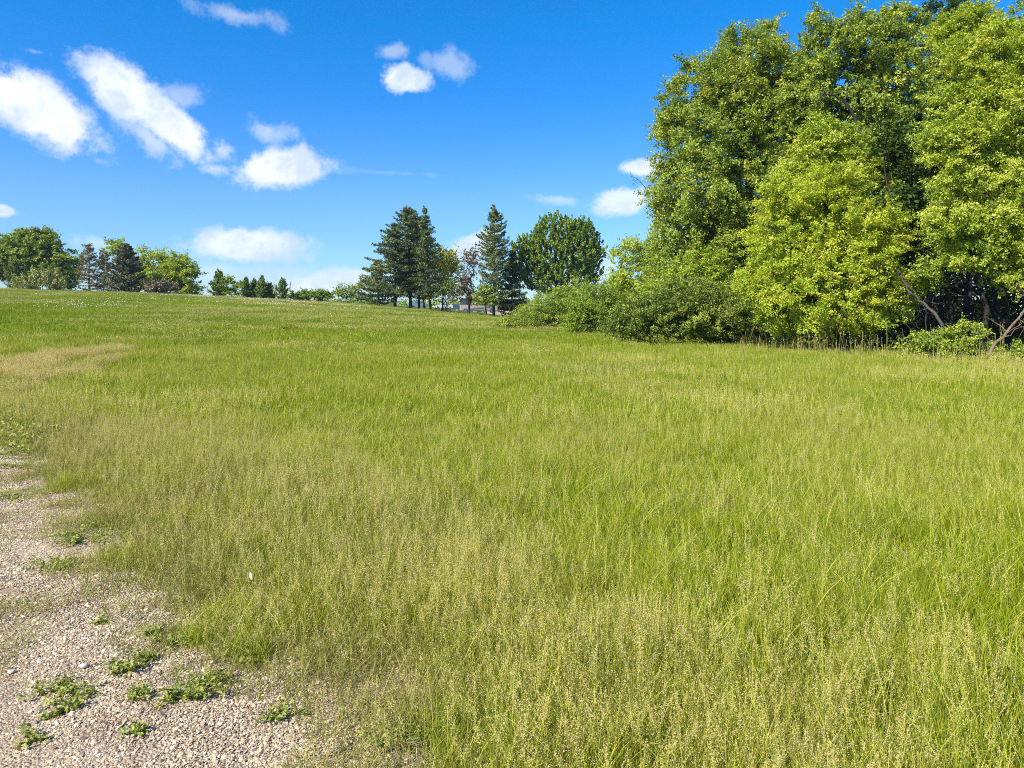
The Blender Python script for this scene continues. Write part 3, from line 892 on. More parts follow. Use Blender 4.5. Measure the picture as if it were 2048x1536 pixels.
def broadleaf(name, label, cat, Y, blobs, base_px, mat, leaf=0.12, n_leaf=60000, clump_r=0.45, flat=(1, 1, 0.55), seed=1,
              trunk_r=0.16, bark='bark', group=None, depth=1.0, inner=0.35, up=0.55, lean=(0, 0), stems=1, spike=0.0,
              crown_name='crown', shoots=0, low=False, tint_gain=1.0, clear=0.15):
    """a tree or shrub: trunk with limbs reaching each lobe of the crown, and leaf clumps filling the lobes"""
    rng = np.random.default_rng(seed)
    bx = PX(base_px, Y); bz = zz(bx, Y)
    root = empty(name, (bx, Y, bz), label, cat, group)
    O = np.array([bx, Y, bz])
    cs, rs = [], []
    for b in blobs:
        px, py, rx, ry = b[:4]
        dy = b[4] if len(b) > 4 else 0.0
        Yb = Y + dy
        cs.append([PX(px, Yb), Yb, PZ(py, Yb)])
        rs.append([rx / F * Yb, (rx + ry) / 2 / F * Yb * depth, ry / F * Yb])
    cs = np.array(cs); rs = np.array(rs)
    # --- clump centres
    vol = rs[:, 0] * rs[:, 1] * rs[:, 2]
    area = vol ** 0.68
    n_cl = max(12, int(3.6 * area.sum() / clump_r ** 2.04))
    which = rng.choice(len(cs), n_cl, p=area / area.sum())
    u = rand_unit(rng, n_cl)
    rad = np.where(rng.uniform(0, 1, n_cl) < inner, rng.uniform(0.15, 0.8, n_cl), rng.uniform(0.78, 1.0, n_cl))
    rad *= 1 + 0.10 * rng.normal(size=n_cl)
    cc = cs[which] + u * rs[which] * rad[:, None]
    if not low:
        hmin = bz + clear
    else:
        hmin = bz + 0.05
    cc = cc[cc[:, 2] > hmin]
    n_cl = len(cc)
    ctr = cs.mean(0)
    outward = cc - (ctr + np.array([0, 0, -0.6 * rs[:, 2].max()]))
    outward /= np.linalg.norm(outward, axis=1, keepdims=True) + 1e-9
    cr = clump_r * rng.uniform(0.45, 1.6, n_cl)
    per = rng.multinomial(n_leaf, (cr ** 2) / (cr ** 2).sum())
    ci = np.repeat(np.arange(n_cl), per)
    n = len(ci)
    # leaves sit along a few short twigs that leave the middle of each clump
    K = 7
    td = rand_unit(rng, n_cl * K).reshape(n_cl, K, 3) * np.array(flat) * 1.25 + outward[:, None, :] * 0.35 + np.array([0, 0, 0.12])
    tl = rng.uniform(0.6, 1.7, (n_cl, K, 1))
    sub = rng.integers(0, K, n)
    s_ = rng.beta(1.5, 1.1, n)[:, None]
    off = td[ci, sub] * tl[ci, sub] * s_ + rng.normal(0, 0.17, (n, 3))
    off[:, 2] -= 0.18 * (s_[:, 0] * tl[ci, sub][:, 0]) ** 2
    if spike:
        ax = outward[ci] * 0.6 + np.array([0, 0, 0.8])
        ax /= np.linalg.norm(ax, axis=1, keepdims=True)
        s = rng.uniform(-0.3, 1.0, n)
        off = off * (0.55 - 0.35 * np.clip(s, 0, 1))[:, None] + ax * (s * spike)[:, None]
    pos = cc[ci] + off * cr[ci][:, None]
    pos[:, 2] = np.maximum(pos[:, 2], gz(pos[:, 0], pos[:, 1]) + 0.04)
    tint = np.clip((0.5 + 0.17 * rng.normal(size=n_cl))[ci] + 0.20 * rng.normal(size=n), 0, 1) * tint_gain
    mb = MB()
    nb = np.array([[0, 0, up]]) + outward[ci] * 0.45
    sz = leaf * rng.uniform(0.6, 1.25, n)
    quads(mb, rng, pos - O, sz, sz * 0.62, normal_bias=nb, tint=tint)
    mb.build(crown_name, [mat], root)
    # --- trunk and limbs
    tb = MB()
    top_i = int(np.argmax(cs[:, 2]))
    if stems == 1:
        tops = [cs[top_i] + np.array([0, 0, rs[top_i, 2] * 0.45])]
        bases = [O.copy()]
    else:
        order = rng.permutation(len(cs))[:stems]
        tops = [cs[i % len(cs)] for i in (order if len(order) == stems else range(stems))]
        bases = [O + np.array([rng.normal(0, 0.03), rng.normal(0, 0.03), 0]) for _ in tops]
    spines = []
    for bs, tp in zip(bases, tops):
        bs = bs - np.array([0, 0, 0.1])
        mid = bs + (tp - bs) * 0.45; mid[:2] = bs[:2] * 0.75 + mid[:2] * 0.25
        mid[0] += lean[0]; mid[1] += lean[1]
        t = np.linspace(0, 1, 10)[:, None]
        pts = (1 - t) ** 2 * bs + 2 * t * (1 - t) * mid + t ** 2 * tp
        pts[1:-1] += rng.normal(0, 0.012 * np.linalg.norm(tp - bs), (8, 3)) * [1, 1, 0]
        r = trunk_r * (1 - 0.86 * np.linspace(0, 1, 10) ** 0.9); r[0] *= 1.3
        tube(tb, pts - O, r, 8)
        spines.append((pts, r))
    lim = []
    for i in range(len(cs)):
        pts, r = spines[i % len(spines)]
        zt = cs[i, 2] - 0.9 * np.linalg.norm(cs[i, :2] - pts[5, :2]) - rs[i, 2] * 0.6
        k = int(np.clip(np.searchsorted(pts[:, 2], zt), 1, 8))
        p = pts[k]
        rr = r[k] * 0.62
        w = wiggle(rng, p, cs[i] + rng.normal(0, 0.1, 3) * rs[i], 7, 0.05, 0.07)
        tube(tb, w - O, np.linspace(rr, rr * 0.3, 7), 6)
        lim.append((w, rr))
    # branches to clumps
    nbr = min(n_cl, 26 * len(cs) if trunk_r > 0.05 else 10 * len(cs))
    reached = rng.permutation(n_cl)[:nbr]
    for j in reached:
        i = int(np.argmin(np.linalg.norm((cs - cc[j]) / rs, axis=1)))
        w, rr = lim[i]
        p = w[rng.integers(2, 7)]
        q = wiggle(rng, p, cc[j], 5, 0.07, 0.04)
        b0 = min(rr * 0.32, 0.05)
        tube(tb, q - O, np.linspace(b0, 0.008, 5), 4)
    if shoots:
        for j in reached[:shoots]:
            q = cc[j] + outward[j] * rng.uniform(0.3, 0.9) + np.array([0, 0, 0.2])
            tube(tb, wiggle(rng, cc[j], q, 4, 0.05) - O, np.linspace(0.018, 0.006, 4), 4)
    tb.build('trunk', [M[bark]], root, smooth=True)
    return root


def conifer(name, label, Y, base_px, top_py, half_px, mat, seed=1, cb=0.12, cat='conifer', shape=0.8, droop=0.05, rise=0.25, whorl=0.33,
            per_branch=78, size=0.30, trunk_r=0.16, bark='bark_dark', gaps=0.12, group=None, asym=(1.0, 1.0), top_px=None, tint0=0.5, skirt=None, tips=0):
    """asym = (left, right) width factors"""
    rng = np.random.default_rng(seed)
    bx = PX(base_px, Y); bz = zz(bx, Y)
    root = empty(name, (bx, Y, bz), label, cat, group)
    H = PZ(top_py, Y) - bz
    tx = (PX(top_px, Y) - bx) if top_px is not None else 0.0
    W = half_px / F * Y
    tb = MB()
    t = np.linspace(0, 1, 9)
    sp = np.stack([tx * t, 0 * t, H * t - 0.1 * (t == 0)], 1); sp[1:-1, :2] += rng.normal(0, 0.04, (7, 2))
    tube(tb, sp, trunk_r * (1 - 0.93 * t), 7)
    mb = MB()
    z = cb * H
    P_, T_, A_ = [], [], []
    while z < H * 0.985:
        tt = z / H
        s = (z - cb * H) / (H * (1 - cb))
        prof = (1 - s) ** shape * min(1.0, 0.62 + s * 2.2)
        if skirt: prof = np.interp(s, *skirt)
        nb = rng.integers(4, 7)
        a0 = rng.uniform(0, 6.28)
        for b in range(nb):
            if rng.uniform() < gaps: continue
            a = a0 + b * 6.283 / nb + rng.normal(0, 0.25)
            side = asym[0] if math.cos(a) < 0 else asym[1]
            sidef = 1 + (side - 1) * abs(math.cos(a))
            Lb = W * prof * sidef * rng.uniform(0.5, 1.15) + 0.08
            zo = rng.normal(0, whorl * 0.45)
            k = 6
            u = np.linspace(0, 1, k)
            zz_ = z + zo + Lb * (rise * u * u - droop * np.sin(u * np.pi)) + rng.normal(0, 0.02) * Lb
            cx = np.interp(z, sp[:, 2], sp[:, 0])
            pts = np.stack([cx + np.cos(a) * Lb * u, np.sin(a) * Lb * u, zz_], 1)
            tube(tb, pts, np.linspace(min(0.05, 0.018 * Lb + 0.012), 0.006, k), 4)
            m = max(6, int(per_branch * (0.25 + Lb / max(W, 0.1))))
            uu = rng.beta(1.9, 1.1, m)
            lat = rng.normal(0, 1, m) * (Lb * 0.24 * (1.15 - uu) + 0.06)
            c = np.stack([cx + np.cos(a) * Lb * uu - np.sin(a) * lat, np.sin(a) * Lb * uu + np.cos(a) * lat,
                          np.interp(uu, u, pts[:, 2]) + rng.normal(0.02, 0.10, m) - abs(lat) * 0.1], 1)
            P_.append(c)
            T_.append(np.full(m, tint0 + 0.16 * rng.normal()) + 0.16 * rng.normal(size=m))
            A_.append(np.tile([[np.cos(a) * 0.9, np.sin(a) * 0.9, 0.35]], (m, 1)))
        z += whorl * rng.uniform(0.7, 1.3) * (0.65 + 0.5 * (1 - s))
    # leader
    c = np.stack([tx + rng.normal(0, 0.06, 24), rng.normal(0, 0.06, 24), H * rng.uniform(0.93, 1.005, 24)], 1)
    P_.append(c); T_.append(np.full(24, tint0)); A_.append(np.tile([[0, 0, 1.2]], (24, 1)))
    for k in range(tips):
        a = rng.uniform(0, 6.28); rr = W * rng.uniform(0.2, 0.9); hb = H * rng.uniform(0.5, 0.75); ht = H * (1.04 - 0.22 * rr / W) * rng.uniform(0.82, 1.05)
        q = np.array([[rr * math.cos(a) * 0.8, rr * math.sin(a) * 0.8, hb * 0.7], [rr * math.cos(a), rr * math.sin(a), ht]])
        tube(tb, q, [0.03, 0.012], 4)
        m = 26; uu = rng.uniform(0.2, 1, m)[:, None]
        P_.append(q[0] + (q[1] - q[0]) * uu + rng.normal(0, 0.07, (m, 3)) * (1.3 - uu)); T_.append(np.full(m, tint0)); A_.append(np.tile([[0, 0, 1.0]], (m, 1)))
    c = np.concatenate(P_); tint = np.clip(np.concatenate(T_), 0, 1); ax = np.concatenate(A_)
    sz = size * rng.uniform(0.6, 1.3, len(c))
    quads(mb, rng, c, sz, sz * 0.34, normal_bias=np.array([[0, 0, 0.5]]), axis_bias=ax, tint=tint)
    mb.build('crown', [mat], root)
    tb.build('trunk', [M[bark]], root, smooth=True)
    return root


def build_right_thicket():
    # tall trees behind
    broadleaf('poplar_tree', 'tallest spreading green tree at the open left end of the thicket, against the sky', 'tree', 44,
              [(1505, 145, 82, 80), (1425, 190, 80, 80), (1388, 300, 80, 95, -1), (1500, 290, 100, 120), (1395, 420, 88, 95, -1.5), (1495, 450, 95, 115),
               (1375, 520, 82, 70, -1), (1575, 185, 60, 90, 1), (1470, 90, 40, 30), (1345, 230, 34, 60), (1340, 390, 36, 70), (1530, 80, 36, 34)],
              1490, M['leaf_mid'], leaf=0.135, n_leaf=270000, clump_r=0.36, flat=(0.9, 0.9, 0.9), seed=3, trunk_r=0.26, bark='bark_dark', inner=0.4)
    broadleaf('locust_tree', 'thin crowned tall tree with a crooked grey limb and sky showing through its top', 'tree', 42,
              [(1660, 115, 64, 66), (1640, 62, 30, 34), (1745, 95, 62, 66), (1790, 175, 70, 80), (1690, 215, 75, 62), (1795, 60, 45, 42), (1700, 320, 105, 75), (1615, 190, 50, 70), (1715, 40, 30, 30)],
              1740, M['leaf_mid'], leaf=0.15, n_leaf=120000, clump_r=0.38, flat=(0.9, 0.9, 0.8), seed=4, trunk_r=0.24, bark='bark_dark', inner=0.3, lean=(0.8, 0))
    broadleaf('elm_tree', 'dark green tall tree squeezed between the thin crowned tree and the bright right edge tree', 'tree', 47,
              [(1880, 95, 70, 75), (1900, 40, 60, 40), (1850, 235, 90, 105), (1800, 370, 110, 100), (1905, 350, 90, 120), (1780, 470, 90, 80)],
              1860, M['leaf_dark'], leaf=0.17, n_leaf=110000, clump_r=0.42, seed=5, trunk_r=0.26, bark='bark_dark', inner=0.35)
    broadleaf('box_elder_tree', 'vivid yellow green bushy tree leaning out at the front of the thicket', 'tree', 31,
              [(1640, 395, 92, 70), (1590, 490, 88, 80), (1700, 485, 105, 85), (1640, 590, 125, 75, -0.5), (1755, 585, 72, 52), (1770, 470, 48, 46),
               (1545, 560, 60, 56, -0.3), (1600, 635, 60, 30), (1700, 632, 80, 26), (1560, 395, 44, 42)],
              1690, M['leaf_bright'], clear=1.1, leaf=0.088, n_leaf=260000, clump_r=0.28, flat=(1, 1, 0.75), seed=6, trunk_r=0.17, bark='bark_dark', inner=0.28)
    broadleaf('young_maple_tree', 'smaller olive green maple top rising behind the vivid yellow green tree', 'tree', 36,
              [(1650, 290, 62, 52), (1700, 330, 60, 50), (1610, 340, 40, 50), (1740, 400, 60, 60)], 1670, M['leaf_yellow'], leaf=0.12, n_leaf=48000, clump_r=0.33, seed=7, trunk_r=0.13)
    broadleaf('maple_tree', 'very tall light yellow green maple filling the right edge of the view', 'tree', 27.5,
              [(1995, 130, 95, 80), (1950, 240, 90, 80), (2070, 220, 110, 110), (1955, 360, 82, 72), (2065, 390, 110, 110), (1985, 455, 85, 52), (2055, 520, 85, 66),
               (1905, 300, 44, 60), (2160, 180, 120, 150, 1), (2170, 420, 130, 130, 1), (1930, 70, 60, 50, 1), (2040, 60, 90, 60, 1), (1900, 440, 40, 36), (1945, 515, 45, 36)],
              2090, M['leaf_yellow'], clear=2.3, leaf=0.088, n_leaf=560000, clump_r=0.27, flat=(1.1, 1.1, 0.7), seed=8, trunk_r=0.26, bark='bark_dark', inner=0.25)
    broadleaf('hawthorn_tree', 'low yellow green tree at the far left tip of the thicket above the bushes', 'tree', 56,
              [(1268, 520, 44, 44), (1255, 572, 42, 38), (1315, 560, 55, 50), (1300, 500, 36, 34)], 1285, M['leaf_yellow'], leaf=0.15, n_leaf=30000, clump_r=0.36, seed=9, trunk_r=0.12)
    broadleaf('cherry_tree', 'olive green low tree between the tall left tree and the dark blue green bush', 'tree', 41,
              [(1350, 590, 62, 48), (1430, 575, 75, 50), (1500, 600, 50, 50), (1400, 540, 60, 40)], 1425, M['leaf_yellow'], leaf=0.12, n_leaf=50000, clump_r=0.32, seed=10, trunk_r=0.12, tint_gain=0.8)
    # fill behind: taller dark trees
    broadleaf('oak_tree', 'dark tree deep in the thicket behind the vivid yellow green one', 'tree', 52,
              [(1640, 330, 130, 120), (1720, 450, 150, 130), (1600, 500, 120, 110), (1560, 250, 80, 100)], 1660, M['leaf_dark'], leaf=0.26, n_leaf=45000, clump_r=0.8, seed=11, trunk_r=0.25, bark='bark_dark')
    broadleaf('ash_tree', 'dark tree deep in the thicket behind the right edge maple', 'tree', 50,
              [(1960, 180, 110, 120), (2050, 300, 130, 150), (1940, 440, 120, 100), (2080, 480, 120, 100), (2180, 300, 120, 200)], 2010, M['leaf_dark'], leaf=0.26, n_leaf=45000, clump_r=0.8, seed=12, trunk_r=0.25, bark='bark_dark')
    # bushes along the foot
    broadleaf('honeysuckle_bush', 'wide dark blue green bush at the foot of the tall left tree', 'bush', 36.5,
              [(1300, 632, 68, 50), (1370, 618, 72, 62), (1440, 632, 80, 60), (1490, 650, 60, 42), (1258, 650, 36, 32)], 1380, M['leaf_blue'], leaf=0.095, n_leaf=80000, clump_r=0.3,
              seed=13, trunk_r=0.03, stems=4, inner=0.3, low=True, shoots=30)
    broadleaf('dogwood_bush', 'rounded green bush with dusky purple brown stems left of the dark blue green bush', 'bush', 52,
              [(1195, 615, 52, 46), (1163, 632, 38, 34), (1238, 618, 40, 46), (1200, 640, 60, 26)], 1198, M['leaf_shrub'], leaf=0.11, n_leaf=34000, clump_r=0.34, seed=14, trunk_r=0.035, stems=4, low=True,
              bark='bark_tan', shoots=90, tint_gain=0.75)
    broadleaf('privet_bush', 'leafy green bush with pale twig tips right of the parked motorhome', 'bush', 63,
              [(1110, 614, 44, 40), (1072, 630, 36, 28), (1148, 605, 38, 42), (1100, 642, 60, 18)], 1105, M['leaf_shrub'], leaf=0.12, n_leaf=30000, clump_r=0.36, seed=15, trunk_r=0.035, stems=4, low=True,
              bark='bark_tan', shoots=50)
    broadleaf('rose_bush', 'low spreading bush at the very left tip of the hedge of bushes', 'bush', 60,
              [(1030, 642, 34, 16), (1060, 638, 28, 20), (1010, 648, 18, 10)], 1038, M['leaf_shrub'], leaf=0.11, n_leaf=9000, clump_r=0.3, seed=16, trunk_r=0.03, stems=3, low=True, bark='bark_tan', shoots=20)
    broadleaf('bramble_bush', 'dusky leafed bush behind the hedge, below the round crowned maple', 'bush', 70,
              [(1170, 595, 45, 24), (1215, 590, 40, 28), (1120, 600, 40, 20)], 1170, M['leaf_shrub'], leaf=0.13, n_leaf=9000, clump_r=0.4, seed=17, trunk_r=0.035, stems=3, low=True, shoots=20, tint_gain=0.8)
    broadleaf('elder_bush', 'light green leafy bush beside the bare fallen branch at the right', 'bush', 24.5,
              [(1880, 690, 42, 30), (1925, 680, 36, 34), (1850, 700, 24, 20), (1960, 700, 24, 20)], 1900, M['leaf_shrub'], leaf=0.085, n_leaf=11000, clump_r=0.24, seed=18, trunk_r=0.022, stems=4, low=True, shoots=10)
    broadleaf('nettle_bush', 'low leafy bush at the bottom right corner of the thicket', 'bush', 22.5,
              [(2035, 722, 36, 12), (2075, 715, 36, 22), (1995, 728, 20, 8)], 2050, M['leaf_shrub'], leaf=0.075, n_leaf=6500, clump_r=0.18, seed=19, trunk_r=0.015, stems=3, low=True)
    broadleaf('sapling', 'leafy sapling hanging green twigs in the dark gap of the thicket', 'sapling', 30,
              [(1840, 560, 34, 46), (1870, 500, 34, 40), (1810, 620, 30, 34)], 1850, M['leaf_shrub'], leaf=0.11, n_leaf=5200, clump_r=0.3, seed=20, trunk_r=0.04, inner=0.5)
    # slender shaded trunks
    rng = np.random.default_rng(5)
    spots = [(1772, 33, .13), (1818, 36, .10), (1850, 34, .17), (1884, 38, .14), (1905, 35, .19), (1940, 39, .12), (1962, 36, .15), (1990, 40, .13), (2015, 34, .10), (1925, 43, .2), (1795, 41, .16), (1870, 44, .15)]
    spots.sort()
    words = 'first second third fourth fifth sixth seventh eighth ninth tenth eleventh twelfth'.split()
    for i, (px, Y, r) in enumerate(spots):
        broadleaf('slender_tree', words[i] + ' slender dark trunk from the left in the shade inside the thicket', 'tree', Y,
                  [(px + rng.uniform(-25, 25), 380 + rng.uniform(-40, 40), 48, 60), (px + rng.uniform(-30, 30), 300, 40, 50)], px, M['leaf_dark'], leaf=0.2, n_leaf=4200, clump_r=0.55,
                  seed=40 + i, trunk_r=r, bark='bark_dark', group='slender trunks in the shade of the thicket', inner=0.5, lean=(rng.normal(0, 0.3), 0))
    # undergrowth and the wood closing the view behind
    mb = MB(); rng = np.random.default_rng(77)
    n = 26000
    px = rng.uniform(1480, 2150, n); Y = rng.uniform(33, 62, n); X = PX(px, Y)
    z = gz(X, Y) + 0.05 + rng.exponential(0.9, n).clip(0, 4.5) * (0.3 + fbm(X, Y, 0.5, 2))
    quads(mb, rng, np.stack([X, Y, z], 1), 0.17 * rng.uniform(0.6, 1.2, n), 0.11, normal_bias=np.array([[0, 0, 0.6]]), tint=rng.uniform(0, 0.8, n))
    tag(mb.build('undergrowth', [M['leaf_shade_tone']]), 'shaded undergrowth on the floor of the thicket', 'undergrowth', kind='stuff')
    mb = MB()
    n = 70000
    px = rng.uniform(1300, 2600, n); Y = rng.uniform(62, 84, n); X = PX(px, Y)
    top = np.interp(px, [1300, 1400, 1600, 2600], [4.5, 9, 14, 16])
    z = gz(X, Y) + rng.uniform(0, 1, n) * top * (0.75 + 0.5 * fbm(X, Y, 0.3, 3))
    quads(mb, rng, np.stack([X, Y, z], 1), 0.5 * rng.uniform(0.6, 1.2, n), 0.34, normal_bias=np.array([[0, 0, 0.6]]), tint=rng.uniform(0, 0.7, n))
    for i in range(60):
        Yt = rng.uniform(60, 84); xt = PX(rng.uniform(1350, 2500), Yt)
        tube(mb, wiggle(rng, (xt, Yt, zz(xt, Yt) - 0.1), (xt + rng.normal(0, 1), Yt, zz(xt, Yt) + 11), 5, 0.02), np.linspace(0.2, 0.06, 5), 6, mat=1)
    tag(mb.build('woods', [M['leaf_shade_tone'], M['bark_dark']]), 'dense dark wood closing the view behind the thicket', 'woods', kind='stuff')


def dead_branch(name, label, pts, r0, seed, twigs, bark='bark_grey'):
    """pts = list of (px, py, Y)"""
    rng = np.random.default_rng(seed)
    W = np.array([[PX(a, Y), Y, PZ(b, Y)] for a, b, Y in pts])
    O = W[0].copy()
    t = np.linspace(0, 1, len(W)); tt = np.linspace(0, 1, 14)
    S = np.stack([np.interp(tt, t, W[:, i]) for i in range(3)], 1)
    S[1:-1] += rng.normal(0, 0.02, (12, 3))
    mb = MB(); tube(mb, S - O, r0 * (1 - 0.72 * tt), 7)
    for k in range(twigs):
        i = rng.integers(3, 13)
        d = rng.normal(0, 1, 3) * [1, 0.5, 0.9]; d /= np.linalg.norm(d)
        L = rng.uniform(0.25, 0.9)
        w = wiggle(rng, S[i], S[i] + d * L, 5, 0.09)
        tube(mb, w - O, np.linspace(r0 * 0.32, 0.005, 5), 4)
        for q in range(2):
            d2 = d + rng.normal(0, 0.7, 3); d2 /= np.linalg.norm(d2)
            tube(mb, wiggle(rng, w[3], w[3] + d2 * L * 0.5, 4, 0.08) - O, np.linspace(r0 * 0.15, 0.004, 4), 4)
    o = mb.build(name, [M[bark]], smooth=True); o.location = tuple(O)
    tag(o, label, 'branch')
    return o


def build_branches():
    dead_branch('fallen_branch', 'bare tan branch slanting down into the grass at the right edge of the view',
                [(1968, 718, 23.2), (1995, 682, 23.4), (2030, 645, 23.8), (2062, 600, 24.4), (2080, 560, 25)], 0.06, 3, 9, 'bark_tan')
    dead_branch('dead_branch', 'grey crooked dead branch slanting across the dark gap of the thicket',
                [(1886, 652, 27.5), (1862, 618, 27.8), (1835, 598, 28.2), (1815, 580, 28.4), (1806, 556, 28.6), (1796, 540, 29)], 0.062, 4, 12)
    dead_branch('bare_twig_branch', 'thin bare twigs sticking out into the sky from the tall left tree',
                [(1335, 440, 43), (1312, 408, 43), (1300, 385, 43), (1278, 360, 43), (1262, 352, 43)], 0.035, 6, 6)
    # crooked limb seen in front of the thin crowned tree
    dead_branch('crooked_limb', 'dark crooked limb showing among the leaves of the thin crowned tall tree',
                [(1722, 330, 39.5), (1722, 270, 39.5), (1708, 232, 39.5), (1690, 205, 39.5), (1665, 190, 39.5), (1640, 190, 39.5)], 0.12, 8, 8, 'bark_dark')


def build_middle():
    Y = 130
    conifer('pine_tree', 'dark pine with wide left boughs, second from the left in the tall pine clump', 128, 790, 448, 66, M['needle'], 21, cb=0.16, shape=0.75, droop=0.02, rise=0.12, whorl=0.47,
            per_branch=136, size=0.42, trunk_r=0.3, asym=(1.25, 0.5), skirt=([0, .12, .35, .6, .85, 1], [0.85, 0.95, 0.86, 0.62, 0.34, 0.05]))
    conifer('pine_tree', 'low wide pine at the outer left of the pine clump, half merged with its neighbour', 132, 757, 520, 50, M['needle'], 33, cb=0.1, shape=0.6, droop=0.02, rise=0.12, whorl=0.45,
            per_branch=120, size=0.42, trunk_r=0.24, skirt=([0, .12, .4, .7, 1], [0.8, 1.0, 0.85, 0.55, 0.08]))
    conifer('pine_tree', 'tallest dark pine in the middle of the pine clump', 130, 822, 412, 52, M['needle'], 22, cb=0.18, shape=0.7, droop=0.02, rise=0.2, whorl=0.47,
            per_branch=119, size=0.42, trunk_r=0.3, asym=(1.05, 0.8), top_px=814, skirt=([0, .15, .4, .7, .9, 1], [0.85, 1.0, 1.0, 0.82, 0.45, 0.05]))
    conifer('spruce_tree', 'slim spruce with a thin pointed top at the right of the pine clump', 127, 861, 413, 32, M['needle'], 23, cb=0.14, shape=0.8, droop=0.02, rise=0.15, whorl=0.48,
            per_branch=74, size=0.38, trunk_r=0.24, gaps=0.2, top_px=849, skirt=([0, .15, .45, .7, .9, 1], [0.95, 1.0, 0.85, 0.55, 0.2, 0.03]))
    conifer('pine_tree', 'pine half hidden at the back of the pine clump between its two tallest tops', 134, 838, 440, 44, M['needle'], 34, cb=0.14, shape=0.7, droop=0.02, rise=0.15, whorl=0.42,
            per_branch=110, size=0.42, trunk_r=0.24, skirt=([0, .15, .4, .7, .9, 1], [0.85, 1.0, 0.95, 0.75, 0.42, 0.05]))
    broadleaf('wild_pear_tree', 'small dark tree with forked trunk leaning left between the pine trunks', 'tree', 129,
              [(842, 560, 24, 26), (830, 545, 16, 20), (858, 585, 14, 16)], 849, M['leaf_dark'], leaf=0.4, n_leaf=1300, clump_r=0.8, seed=24, trunk_r=0.2, bark='bark_dark')
    broadleaf('birch_tree', 'bright golden green leafy tree between the slim spruce and the reddish tree', 'tree', 133,
              [(884, 535, 25, 34), (904, 540, 18, 32), (876, 512, 12, 15), (892, 575, 22, 18)], 886, M['leaf_gold'], leaf=0.42, n_leaf=4600, clump_r=0.8, seed=25, trunk_r=0.14, stems=2)
    broadleaf('willow_tree', 'small thin leafed tree with several pale stems spreading in a fan', 'tree', 127,
              [(880, 590, 14, 16), (902, 585, 16, 20), (890, 565, 14, 14)], 893, M['leaf_blue'], leaf=0.35, n_leaf=900, clump_r=0.7, seed=26, trunk_r=0.12, stems=3, bark='bark_grey')
    broadleaf('plum_tree', 'half bare reddish brown tree with thin straight trunk left of the tall spruce', 'tree', 128,
              [(938, 535, 20, 34), (932, 580, 20, 30), (950, 505, 12, 18), (925, 565, 12, 24), (945, 600, 14, 14)], 938, M['leaf_red'], leaf=0.4, n_leaf=2000, clump_r=0.8, seed=27, trunk_r=0.2, bark='bark', inner=0.6)
    conifer('spruce_tree', 'tall pointed green spruce with pale lower boughs beside the round crowned maple', 126, 988, 411, 50, M['needle'], 28, cb=0.13, shape=0.75, droop=0.05, rise=0.3, whorl=0.43,
            per_branch=105, size=0.40, trunk_r=0.26, tint0=0.62, gaps=0.1, skirt=([0, .1, .3, .5, .72, .9, 1], [0.75, 0.85, 0.75, 0.68, 0.62, 0.26, 0.03]))
    conifer('fir_tree', 'dark shaded fir under the left side of the round crowned maple', 128, 1024, 505, 40, M['needle'], 29, cb=0.06, shape=0.7, droop=0.06, rise=0.1, whorl=0.39,
            per_branch=102, size=0.4, trunk_r=0.2, tint0=0.25)
    conifer('young_pine_tree', 'short yellowish green pine bough tree in front of the motorhome', 122, 972, 572, 34, M['needle_young'], 30, cb=0.42, shape=0.6, droop=0.0, rise=0.05, whorl=0.39,
            per_branch=102, size=0.4, trunk_r=0.16, tint0=0.6, skirt=([0, .3, .6, 1], [0.9, 1.0, 0.7, 0.2]))
    broadleaf('round_maple_tree', 'large round crowned green maple with spiky outline right of the tall spruce', 'tree', 132,
              [(1130, 500, 72, 68), (1070, 530, 44, 54), (1110, 470, 45, 42), (1160, 490, 40, 48), (1180, 530, 30, 40), (1120, 560, 70, 34), (1045, 510, 24, 40)], 1112, M['leaf_deep'], leaf=0.31,
              n_leaf=130000, clump_r=0.42, flat=(0.7, 0.7, 0.9), seed=31, trunk_r=0.4, bark='bark_dark', spike=1.0, inner=0.2, tint_gain=1.1)
    # young plants around the trunks
    broadleaf('lilac_bush', 'low green bush at the left foot of the pine clump', 'bush', 137, [(740, 605, 16, 14), (722, 600, 10, 10)], 735, M['leaf_deep'], leaf=0.35, n_leaf=900, clump_r=0.6, seed=32, trunk_r=0.04, stems=2, low=True)


